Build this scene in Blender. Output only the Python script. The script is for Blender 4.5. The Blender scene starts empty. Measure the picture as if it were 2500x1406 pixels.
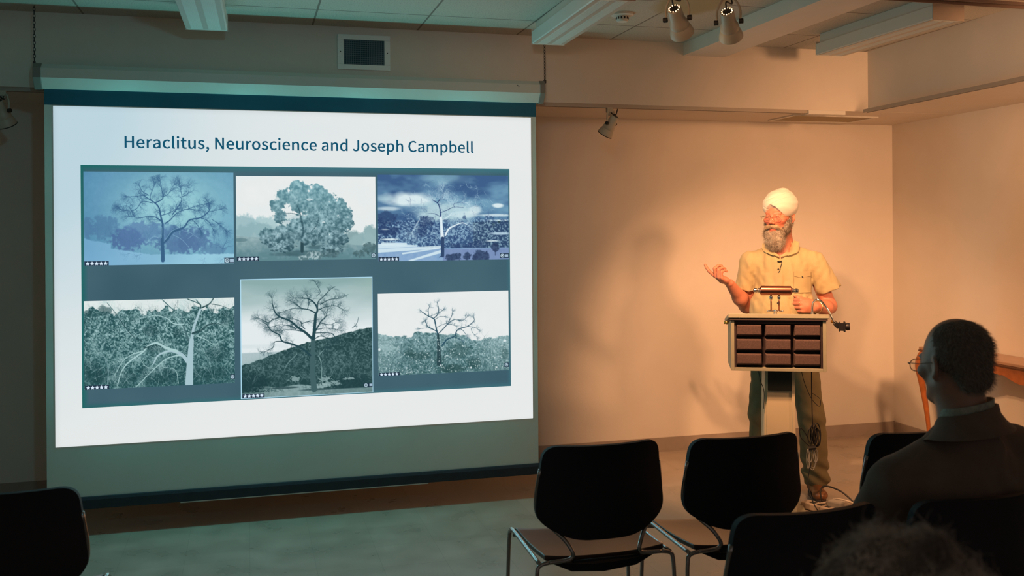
import bpy, math, random
import numpy as np
from mathutils import Vector, Matrix

sc = bpy.context.scene
COL = sc.collection
R = math.radians
# ------------------------------------------------------------------ camera
THETA = R(15.37)
cam_d = bpy.data.cameras.new('camera'); cam = bpy.data.objects.new('camera', cam_d); COL.objects.link(cam)
cam_d.sensor_width = 36; cam_d.lens = 2350/2500*36
cam_d.shift_y = -(703-560)/2500
cam_d.clip_start = 0.05
cam_d.dof.use_dof = True; cam_d.dof.focus_distance = 5.4; cam_d.dof.aperture_fstop = 4.5
cam.matrix_world = Matrix.Translation((0, 0, 1.6)) @ Matrix.Rotation(-THETA, 4, 'Z') @ Matrix.Rotation(R(90), 4, 'X') @ Matrix.Rotation(R(-0.42), 4, 'Z')
sc.camera = cam
# ------------------------------------------------------------------ exposure, world
sc.view_settings.view_transform = 'Standard'; sc.view_settings.look = 'None'
sc.view_settings.exposure = 0; sc.view_settings.gamma = 1; sc.view_settings.use_curve_mapping = False
w = bpy.data.worlds.new('hall'); sc.world = w; w.use_nodes = True
w.node_tree.nodes['Background'].inputs[0].default_value = (0.74, 0.62, 0.54, 1)
w.node_tree.nodes['Background'].inputs[1].default_value = 0.20

def light(kind, name, loc, energy, color, aim=None, **kw):
    d = bpy.data.lights.new(name, kind); d.energy = energy; d.color = color
    for k, v in kw.items(): setattr(d, k, v)
    o = bpy.data.objects.new(name, d); COL.objects.link(o); o.location = loc
    if aim is not None:
        o.rotation_euler = (Vector(aim)-Vector(loc)).to_track_quat('-Z', 'Y').to_euler()
    return o
WARM = (1.0, 0.49, 0.225)
# the hall's projector (behind the seats) spills a weak cool light around the screen
light('SPOT', 'projector_spill', (0.2, 0.9, 2.45), 27, (0.18, 0.80, 1.0), (0.2, 5.5, 1.35), spot_size=R(58), spot_blend=0.45, shadow_soft_size=0.05)
# unseen teal point lamps added to strengthen the slide's own weak light
for gx in (-0.65, 0.0, 0.65, 1.3):
    for gz in (0.85, 1.4, 1.95):
        light('POINT', 'screen_fill', (gx, 5.42, gz), 2.1, (0.18, 0.88, 0.86), shadow_soft_size=0.02)
# further spots of the ceiling tracks, outside the picture
light('SPOT', 'track_light_a', (0.9, 3.2, 2.5), 17, WARM, (3.0, 6.3, 1.2), spot_size=R(100), spot_blend=1.0, shadow_soft_size=0.12)
light('SPOT', 'track_light_b', (3.75, 2.7, 2.30), 300, WARM, (4.75, 5.7, 1.15), spot_size=R(100), spot_blend=1.0, shadow_soft_size=0.15)
light('SPOT', 'track_light_c', (3.3, 2.2, 2.4), 18, WARM, (3.9, 6.3, 2.6), spot_size=R(120), spot_blend=1.0, shadow_soft_size=0.3)
LAMP_POWER = 165

# ------------------------------------------------------------------ helpers
def srgb(r, g, b):
    f = lambda c: (c/255/12.92) if c/255 <= 0.04045 else ((c/255+0.055)/1.055)**2.4
    return (f(r), f(g), f(b))
def mat(name, color, rough=0.6, metal=0.0, noise=0.0, nscale=8.0, bump=0.0, bscale=80.0, spec=0.5, sheen=0.0, sss=0.0, coords='Object', detail=4.0, color2=None, bdist=0.004):
    m = bpy.data.materials.new(name); m.use_nodes = True
    nt = m.node_tree; b = nt.nodes['Principled BSDF']
    b.inputs['Base Color'].default_value = (*color, 1); b.inputs['Roughness'].default_value = rough
    b.inputs['Metallic'].default_value = metal; b.inputs['Specular IOR Level'].default_value = spec
    if sheen: b.inputs['Sheen Weight'].default_value = sheen
    if sss:
        b.inputs['Subsurface Weight'].default_value = sss; b.inputs['Subsurface Radius'].default_value = (0.012, 0.005, 0.003); b.inputs['Subsurface Scale'].default_value = 1.0
    tc = nt.nodes.new('ShaderNodeTexCoord')
    if noise or color2:
        n = nt.nodes.new('ShaderNodeTexNoise'); n.inputs['Scale'].default_value = nscale; n.inputs['Detail'].default_value = detail
        nt.links.new(tc.outputs[coords], n.inputs['Vector'])
        mx = nt.nodes.new('ShaderNodeMix'); mx.data_type = 'RGBA'
        c2 = color2 if color2 else tuple(c*(1-noise) for c in color)
        mx.inputs[6].default_value = (*color, 1); mx.inputs[7].default_value = (*c2, 1)
        cr = nt.nodes.new('ShaderNodeMapRange'); cr.inputs[1].default_value = 0.35; cr.inputs[2].default_value = 0.65
        nt.links.new(n.outputs['Fac'], cr.inputs[0]); nt.links.new(cr.outputs[0], mx.inputs[0])
        nt.links.new(mx.outputs[2], b.inputs['Base Color'])
    if bump:
        n2 = nt.nodes.new('ShaderNodeTexNoise'); n2.inputs['Scale'].default_value = bscale; n2.inputs['Detail'].default_value = 3
        nt.links.new(tc.outputs[coords], n2.inputs['Vector'])
        bp = nt.nodes.new('ShaderNodeBump'); bp.inputs['Strength'].default_value = bump; bp.inputs['Distance'].default_value = bdist
        nt.links.new(n2.outputs['Fac'], bp.inputs['Height']); nt.links.new(bp.outputs[0], b.inputs['Normal'])
    return m
def emat(name, color, strength):
    m = bpy.data.materials.new(name); m.use_nodes = True; nt = m.node_tree
    nt.nodes.clear(); o = nt.nodes.new('ShaderNodeOutputMaterial'); e = nt.nodes.new('ShaderNodeEmission')
    e.inputs[0].default_value = (*color, 1); e.inputs[1].default_value = strength
    nt.links.new(e.outputs[0], o.inputs[0]); return m

class MB:
    def __init__(s): s.v = []; s.f = []
    def add(s, vs, fs):
        k = len(s.v); s.v += [tuple(p) for p in vs]; s.f += [tuple(i+k for i in f) for f in fs]; return s
    def box(s, x0, x1, y0, y1, z0, z1, M=None):
        vs = [(x, y, z) for x in (x0, x1) for y in (y0, y1) for z in (z0, z1)]
        if M is not None: vs = [tuple(M @ Vector(p)) for p in vs]
        return s.add(vs, [(0, 1, 3, 2), (4, 6, 7, 5), (0, 4, 5, 1), (2, 3, 7, 6), (0, 2, 6, 4), (1, 5, 7, 3)])
    def tube(s, pts, r, n=10, closed=False, caps=True):
        pts = [Vector(p) for p in pts]; N = len(pts)
        rs = r if isinstance(r, (list, tuple)) else [r]*N
        vs = []; prev = None
        for i, p in enumerate(pts):
            if closed: t = pts[(i+1) % N]-pts[i-1]
            else: t = pts[min(i+1, N-1)]-pts[max(i-1, 0)]
            t = t.normalized() if t.length > 1e-9 else Vector((0, 0, 1))
            if prev is None:
                a = Vector((0, 0, 1)) if abs(t.z) < 0.9 else Vector((1, 0, 0))
                u = t.cross(a).normalized()
            else:
                u = (prev-t*prev.dot(t)).normalized()
            prev = u; w_ = t.cross(u)
            for k in range(n):
                a = 2*math.pi*k/n; vs.append(p+(u*math.cos(a)+w_*math.sin(a))*rs[i])
        fs = []
        for i in range(N if closed else N-1):
            j = (i+1) % N
            for k in range(n):
                l = (k+1) % n; fs.append((i*n+k, i*n+l, j*n+l, j*n+k))
        if caps and not closed:
            fs.append(tuple(range(n))[::-1]); fs.append(tuple((N-1)*n+k for k in range(n)))
        return s.add(vs, fs)
    def lathe(s, prof, n=24, M=None):   # profile of (r, z)
        vs = []; fs = []
        for r, z in prof:
            for k in range(n):
                a = 2*math.pi*k/n; vs.append(Vector((r*math.cos(a), r*math.sin(a), z)))
        for i in range(len(prof)-1):
            for k in range(n):
                l = (k+1) % n; fs.append((i*n+k, i*n+l, (i+1)*n+l, (i+1)*n+k))
        if prof[0][0] > 1e-6: fs.append(tuple(range(n))[::-1])
        if prof[-1][0] > 1e-6: fs.append(tuple((len(prof)-1)*n+k for k in range(n)))
        if M is not None: vs = [M @ v for v in vs]
        return s.add(vs, fs)
    def prism(s, outline, y0, y1, M=None):  # outline in (x, z) extruded along y
        n = len(outline)
        vs = [Vector((x, y0, z)) for x, z in outline]+[Vector((x, y1, z)) for x, z in outline]
        if M is not None: vs = [M @ v for v in vs]
        return s.add(vs, [tuple(range(n)), tuple(range(n, 2*n))[::-1]]+[(i, i+n, (i+1) % n+n, (i+1) % n) for i in range(n)])
    def sphere(s, c, r, n=16, m=10, sc_=(1, 1, 1)):
        M = Matrix.Translation(c) @ Matrix.Diagonal((*sc_, 1))
        return s.lathe([(max(r*math.sin(math.pi*i/m), 1e-5), -r*math.cos(math.pi*i/m)) for i in range(m+1)], n, M)
    def build(s, name, material, parent=None, smooth=False, bevel=0.0, loc=None, rot=None, auto=None, sub=0):
        me = bpy.data.meshes.new(name); me.from_pydata(s.v, [], s.f); me.update()
        o = bpy.data.objects.new(name, me); COL.objects.link(o)
        me.materials.append(material)
        import bmesh
        b = bmesh.new(); b.from_mesh(me); bmesh.ops.recalc_face_normals(b, faces=b.faces); b.to_mesh(me); b.free()
        if smooth or auto is not None:
            me.polygons.foreach_set('use_smooth', [True]*len(me.polygons))
            if auto is not None: me.set_sharp_from_angle(angle=R(auto))
        if bevel:
            md = o.modifiers.new('bevel', 'BEVEL'); md.width = bevel; md.segments = 2; md.limit_method = 'ANGLE'; md.angle_limit = R(40); md.harden_normals = False
        if sub:
            md = o.modifiers.new('sub', 'SUBSURF'); md.levels = sub; md.render_levels = sub
        if parent: o.parent = parent
        if loc is not None: o.location = loc
        if rot is not None: o.rotation_euler = rot
        return o
def tag(o, label=None, cat=None, group=None, kind=None):
    if label: o['label'] = label
    if cat: o['category'] = cat
    if group: o['group'] = group
    if kind: o['kind'] = kind
    return o
def empty(name, loc, rz=0.0):
    o = bpy.data.objects.new(name, None); COL.objects.link(o); o.location = loc; o.rotation_euler = (0, 0, rz); o.empty_display_size = 0.1; return o
def struct(name, mb, m, **kw):
    o = mb.build(name, m, **kw); o['kind'] = 'structure'; return o
def copy_tree(o, parent=None):
    c = o.copy(); COL.objects.link(c); c.parent = parent
    for ch in list(o.children): copy_tree(ch, c)
    return c
def smoothpath(pts, n=6):
    pts = [Vector(p) for p in pts]; out = []
    P = [pts[0]*2-pts[1]]+pts+[pts[-1]*2-pts[-2]]
    for i in range(1, len(P)-2):
        for k in range(n):
            t = k/n; a, b, c, d = P[i-1], P[i], P[i+1], P[i+2]
            out.append(0.5*((2*b)+(c-a)*t+(2*a-5*b+4*c-d)*t*t+(3*b-a-3*c+d)*t**3))
    out.append(pts[-1]); return out

# ------------------------------------------------------------------ materials
M_wall = mat('wall_paint', (0.74, 0.68, 0.61), 0.75, noise=0.05, nscale=3, bump=0.15, bscale=220, spec=0.3)
M_white = mat('white_enamel', (0.72, 0.70, 0.64), 0.42, noise=0.03)
M_base = mat('baseboard_vinyl', (0.34, 0.28, 0.24), 0.5, noise=0.1)
M_track = mat('track_paint', (0.42, 0.36, 0.30), 0.45)
M_trackdark = mat('dark_track', (0.16, 0.11, 0.09), 0.45)
M_chrome = mat('chrome', (0.62, 0.60, 0.60), 0.16, metal=1.0)
M_black = mat('black_plastic', (0.012, 0.011, 0.014), 0.45)
M_dark = mat('dark_metal', (0.05, 0.05, 0.05), 0.4, metal=0.3)

# floor: worn vinyl tiles with faint seams and scuffs
M_floor = mat('vinyl_tile_floor', (0.46, 0.40, 0.33), 0.33, spec=0.5)
def floor_nodes(m):
    nt = m.node_tree; b = nt.nodes['Principled BSDF']; N = nt.nodes.new; L = nt.links.new
    tc = N('ShaderNodeTexCoord')
    br = N('ShaderNodeTexBrick'); br.offset = 0; br.inputs['Scale'].default_value = 1; br.inputs['Brick Width'].default_value = 0.305; br.inputs['Row Height'].default_value = 0.305
    br.inputs['Mortar Size'].default_value = 0.0018; br.inputs['Mortar Smooth'].default_value = 0.5
    br.inputs['Color1'].default_value = (0.43, 0.36, 0.30, 1); br.inputs['Color2'].default_value = (0.39, 0.335, 0.275, 1); br.inputs['Mortar'].default_value = (0.33, 0.28, 0.23, 1)
    L(tc.outputs['Object'], br.inputs['Vector'])
    n = N('ShaderNodeTexNoise'); n.inputs['Scale'].default_value = 5; n.inputs['Detail'].default_value = 8; L(tc.outputs['Object'], n.inputs['Vector'])
    mr = N('ShaderNodeMapRange'); mr.inputs[1].default_value = 0.3; mr.inputs[2].default_value = 0.7; mr.inputs[3].default_value = 0.86; mr.inputs[4].default_value = 1.08; L(n.outputs['Fac'], mr.inputs[0])
    vm = N('ShaderNodeVectorMath'); vm.operation = 'SCALE'; L(br.outputs['Color'], vm.inputs[0]); L(mr.outputs[0], vm.inputs['Scale'])
    # scuff marks
    mp = N('ShaderNodeMapping'); mp.inputs['Scale'].default_value = (3, 14, 1); mp.inputs['Rotation'].default_value = (0, 0, 0.5); L(tc.outputs['Object'], mp.inputs['Vector'])
    n3 = N('ShaderNodeTexNoise'); n3.inputs['Scale'].default_value = 2.2; n3.inputs['Detail'].default_value = 5; L(mp.outputs[0], n3.inputs['Vector'])
    mr3 = N('ShaderNodeMapRange'); mr3.inputs[1].default_value = 0.70; mr3.inputs[2].default_value = 1.35; L(n3.outputs['Fac'], mr3.inputs[0])
    mx = N('ShaderNodeMix'); mx.data_type = 'RGBA'; mx.inputs[7].default_value = (0.30, 0.25, 0.20, 1); L(mr3.outputs[0], mx.inputs[0]); L(vm.outputs[0], mx.inputs[6])
    L(mx.outputs[2], b.inputs['Base Color'])
    r = N('ShaderNodeMapRange'); r.inputs[1].default_value = 0.3; r.inputs[2].default_value = 0.7; r.inputs[3].default_value = 0.24; r.inputs[4].default_value = 0.42; L(n.outputs['Fac'], r.inputs[0]); L(r.outputs[0], b.inputs['Roughness'])
    bp = N('ShaderNodeBump'); bp.inputs['Strength'].default_value = 0.25; bp.inputs['Distance'].default_value = 0.004
    n4 = N('ShaderNodeTexNoise'); n4.inputs['Scale'].default_value = 7; n4.inputs['Detail'].default_value = 3; L(tc.outputs['Object'], n4.inputs['Vector']); L(n4.outputs['Fac'], bp.inputs['Height']); L(bp.outputs[0], b.inputs['Normal'])
floor_nodes(M_floor)
# ceiling: fissured lay-in tiles, grid and a brownish water stain
M_ceil = mat('ceiling_tile', (0.55, 0.52, 0.46), 0.85, spec=0.2)
def ceil_nodes(m):
    nt = m.node_tree; b = nt.nodes['Principled BSDF']; N = nt.nodes.new; L = nt.links.new
    tc = N('ShaderNodeTexCoord'); mp = N('ShaderNodeMapping'); mp.inputs['Location'].default_value = (-0.37, -5.245+0.61*9, 0); L(tc.outputs['Object'], mp.inputs['Vector'])
    br = N('ShaderNodeTexBrick'); br.offset = 0; br.inputs['Scale'].default_value = 1; br.inputs['Brick Width'].default_value = 0.61; br.inputs['Row Height'].default_value = 0.61
    br.inputs['Mortar Size'].default_value = 0.006; br.inputs['Mortar Smooth'].default_value = 0.2
    br.inputs['Color1'].default_value = (0.57, 0.53, 0.46, 1); br.inputs['Color2'].default_value = (0.53, 0.50, 0.44, 1); br.inputs['Mortar'].default_value = (0.24, 0.21, 0.18, 1)
    L(mp.outputs[0], br.inputs['Vector'])
    n = N('ShaderNodeTexNoise'); n.inputs['Scale'].default_value = 130; n.inputs['Detail'].default_value = 4; L(tc.outputs['Object'], n.inputs['Vector'])
    mr = N('ShaderNodeMapRange'); mr.inputs[1].default_value = 0.36; mr.inputs[2].default_value = 0.5; mr.inputs[3].default_value = 0.78; mr.inputs[4].default_value = 1.02; L(n.outputs['Fac'], mr.inputs[0])
    vm = N('ShaderNodeVectorMath'); vm.operation = 'SCALE'; L(br.outputs['Color'], vm.inputs[0]); L(mr.outputs[0], vm.inputs['Scale'])
    # stain
    s = N('ShaderNodeMapping'); s.inputs['Location'].default_value = (-2.27, -4.66, -2.785); L(tc.outputs['Object'], s.inputs['Vector'])
    g = N('ShaderNodeVectorMath'); g.operation = 'MULTIPLY'; g.inputs[1].default_value = (4.4, 3.4, 0); L(s.outputs[0], g.inputs[0])
    ln = N('ShaderNodeVectorMath'); ln.operation = 'LENGTH'; L(g.outputs[0], ln.inputs[0])
    nn = N('ShaderNodeTexNoise'); nn.inputs['Scale'].default_value = 6; L(tc.outputs['Object'], nn.inputs['Vector'])
    ad = N('ShaderNodeMath'); ad.operation = 'MULTIPLY_ADD'; ad.inputs[1].default_value = 0.5; L(nn.outputs['Fac'], ad.inputs[0]); L(ln.outputs['Value'], ad.inputs[2])
    ms = N('ShaderNodeMapRange'); ms.inputs[1].default_value = 1.25; ms.inputs[2].default_value = 0.95; L(ad.outputs[0], ms.inputs[0])
    mx = N('ShaderNodeMix'); mx.data_type = 'RGBA'; mx.inputs[7].default_value = (0.44, 0.36, 0.22, 1)
    L(ms.outputs[0], mx.inputs[0]); L(vm.outputs[0], mx.inputs[6]); L(mx.outputs[2], b.inputs['Base Color'])
    bp = N('ShaderNodeBump'); bp.inputs['Strength'].default_value = 0.5; bp.inputs['Distance'].default_value = 0.003; L(n.outputs['Fac'], bp.inputs['Height']); L(bp.outputs[0], b.inputs['Normal'])
ceil_nodes(M_ceil)

# ------------------------------------------------------------------ room shell
ZC, ZL, YB, YS = 2.785, 2.38, 6.38, 5.65
struct('floor', MB().box(-3.2, 5.4, -1.5, 6.6, -0.1, 0), M_floor)
struct('ceiling', MB().box(-3.2, 5.4, -1.5, 6.6, ZC, ZC+0.1), M_ceil)
struct('wall_back', MB().box(-3.2, 5.4, YB, YB+0.12, 0, ZL+0.02), M_wall)
struct('wall_back_upper', MB().box(-3.2, 5.2, YS, YB+0.12, ZL, ZC), M_wall)
MR = Matrix.Translation((4.80, YB, 0)) @ Matrix.Rotation(R(-1.8), 4, 'Z')
struct('wall_right', MB().box(0, 0.12, -8, 0.3, 0, ZL+0.02, MR), M_wall)
struct('wall_right_upper', MB().box(-0.715, 0.12, -8, -0.72, ZL+0.0005, ZC, MR), M_wall)
struct('wall_left', MB().box(-3.3, -3.2, -1.5, 6.6, 0, ZC), M_wall)
struct('baseboard_back', MB().box(-3.2, 4.80, YB-0.012, YB, 0, 0.1).box(-3.2, 4.8, YB-0.02, YB-0.012, 0, 0.012), M_base)
struct('baseboard_right', MB().box(-0.012, 0, -8, 0, 0, 0.1, MR).box(-0.02, -0.012, -8, 0, 0, 0.012, MR), M_base)
struct('trim_1', MB().box(2.70, 2.985, -1.5, YS, 2.705, ZC), M_wall)['label'] = 'painted ceiling beam'

# lighting tracks
def track(x0, y0, x1, y1, z, label, m, w_=0.035, h=0.022, group=None):
    L = math.hypot(x1-x0, y1-y0); root = empty('lighting_track', (x0, y0, z), math.atan2(y1-y0, x1-x0))
    tag(root, label, 'lighting track', group)
    mb = MB().box(0, L, -w_/2, -w_/2+0.006, -h, 0).box(0, L, w_/2-0.006, w_/2, -h, 0).box(0, L, -w_/2+0.006, w_/2-0.006, -h*0.45, 0)
    mb.build('rail', m, root)
    return root
t1 = track(-3.1, YS+0.035, 3.62, YS+0.02, ZL, 'long cream lighting track under the back soffit edge above the screen', M_track)
MB().box(6.70, 6.98, -0.03, 0.03, -0.028, 0).build('end_feed', M_white, t1, bevel=0.002)
track(3.97, 5.55, 3.80, 0.6, ZL, 'cream lighting track running along the right soffit edge', M_track)
t3 = track(0.0, 3.88, 3.93, 3.88, 2.705, 'dark lighting track crossing the ceiling below the fixtures', M_trackdark, 0.075, 0.035)
MB().box(0, 3.93, -0.0415, -0.0376, -0.022, -0.014).box(0, 3.93, 0.0376, 0.0415, -0.022, -0.014).build('edge_strip', M_track, t3)

# fluorescent fixtures
M_diff = mat('prismatic_diffuser', (0.70, 0.72, 0.68), 0.35, spec=0.5)
M_diff2 = mat('diffuser_stripe', (0.50, 0.47, 0.42), 0.4)
def fixture(x0, x1, y0, y1, zb, skew, label):
    root = empty('fluorescent_fixture', ((x0+x1)/2, (y0+y1)/2, ZC)); tag(root, label, 'ceiling light', 'fluorescent ceiling fixtures')
    W = (x1-x0)/2; Lh = (y1-y0)/2; zb -= ZC
    MB().box(-W*0.8, W*0.8, -Lh+0.01, Lh-0.01, zb+0.065, 0).build('channel_housing', M_white, root, bevel=0.002)
    MB().prism([(-W, zb+0.07), (-W, zb+0.006), (-W+0.006, zb), (W-0.006, zb), (W, zb+0.006), (W, zb+0.07)], -Lh, Lh).build('diffuser', M_diff, root)
    mb = MB()
    for a, b in ((-0.62, -0.2), (0.15, 0.6)):
        for k in range(7):
            c = (a+(b-a)*k/6)*W
            mb.box(c-0.0018, c+0.0018, -Lh+0.03, Lh-0.03, zb-0.0016, zb)
    mb.build('prism_ribs', M_diff, root)
    MB().box(-W*0.15, W*0.1, -Lh+0.02, Lh-0.02, zb-0.0012, zb).box(-W*0.95, -W*0.72, -Lh+0.02, Lh-0.02, zb-0.0012, zb).box(W*0.7, W*0.93, -Lh+0.02, Lh-0.02, zb-0.0012, zb).build('flat_strip', M_diff2, root)
    for s in (-1, 1):
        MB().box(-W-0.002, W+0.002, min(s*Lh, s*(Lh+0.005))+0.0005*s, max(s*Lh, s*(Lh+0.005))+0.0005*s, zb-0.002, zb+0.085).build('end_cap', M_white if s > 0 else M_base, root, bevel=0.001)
    root.rotation_euler[2] = skew
    return root
fixture(-0.315, -0.105, 4.02, 5.30, 2.66, R(-1.0), 'fluorescent ceiling fixture lit teal above the screen, left of the wall vent')
fixture(1.565, 1.76, 4.17, 5.27, 2.66, R(-1.2), 'fluorescent ceiling fixture hanging over the right end of the screen')
fixture(3.375, 3.56, 4.16, 5.20, 2.655, R(0), 'fluorescent ceiling fixture right of the ceiling beam by the right soffit')

# wall vent
v = empty('air_vent', (0.664, YS, 2.639)); tag(v, 'white framed wall air vent above the projection screen', 'air vent')
M_vf = mat('vent_frame', (0.86, 0.90, 0.88), 0.4)
MB().box(-0.153, 0.153, -0.008, 0, 0.072, 0.102).box(-0.153, 0.153, -0.008, 0, -0.102, -0.072).box(-0.153, -0.118, -0.008, 0, -0.072, 0.072).box(0.118, 0.153, -0.008, 0, -0.072, 0.072).build('frame', M_vf, v, bevel=0.002)
MB().box(-0.118, 0.118, -0.0015, 0, -0.072, 0.072).build('duct_opening', mat('duct_dark', (0.03, 0.07, 0.09), 0.8), v)
mb = MB()
for k in range(23): x = -0.113+k*0.0103; mb.box(x-0.0011, x+0.0011, -0.005, -0.0015, -0.072, 0.072)
M_lou = mat('louver', (0.16, 0.22, 0.26), 0.6)
mb.build('vertical_louvers', M_lou, v)
mb = MB()
for k in range(12): z = -0.066+k*0.012; mb.box(-0.118, 0.118, -0.0035, -0.0015, z-0.0009, z+0.0009)
mb.build('horizontal_louvers', M_lou, v)
for s in (-1, 1): MB().sphere((s*0.136, -0.0085, 0), 0.0035, 10, 6).build('screw', M_dark, v)

# lower ceiling vent in the alcove
g = empty('ceiling_vent', (3.98, 6.06, ZL)); tag(g, 'flat tan ceiling vent under the alcove soffit near the corner', 'ceiling vent')
M_tan = mat('vent_tan', (0.40, 0.30, 0.16), 0.5)
MB().box(-0.34, 0.34, -0.17, -0.15, -0.008, 0).box(-0.34, 0.34, 0.15, 0.17, -0.008, 0).box(-0.34, -0.31, -0.15, 0.15, -0.008, 0).box(0.31, 0.34, -0.15, 0.15, -0.008, 0).build('frame', M_white, g)
mb = MB()
for k in range(14): y = -0.14+k*0.0215; mb.box(-0.31, 0.31, y-0.008, y+0.008, -0.005, -0.003)
mb.box(-0.31, 0.31, -0.15, 0.15, -0.002, 0)
mb.build('grille', M_tan, g)

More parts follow.
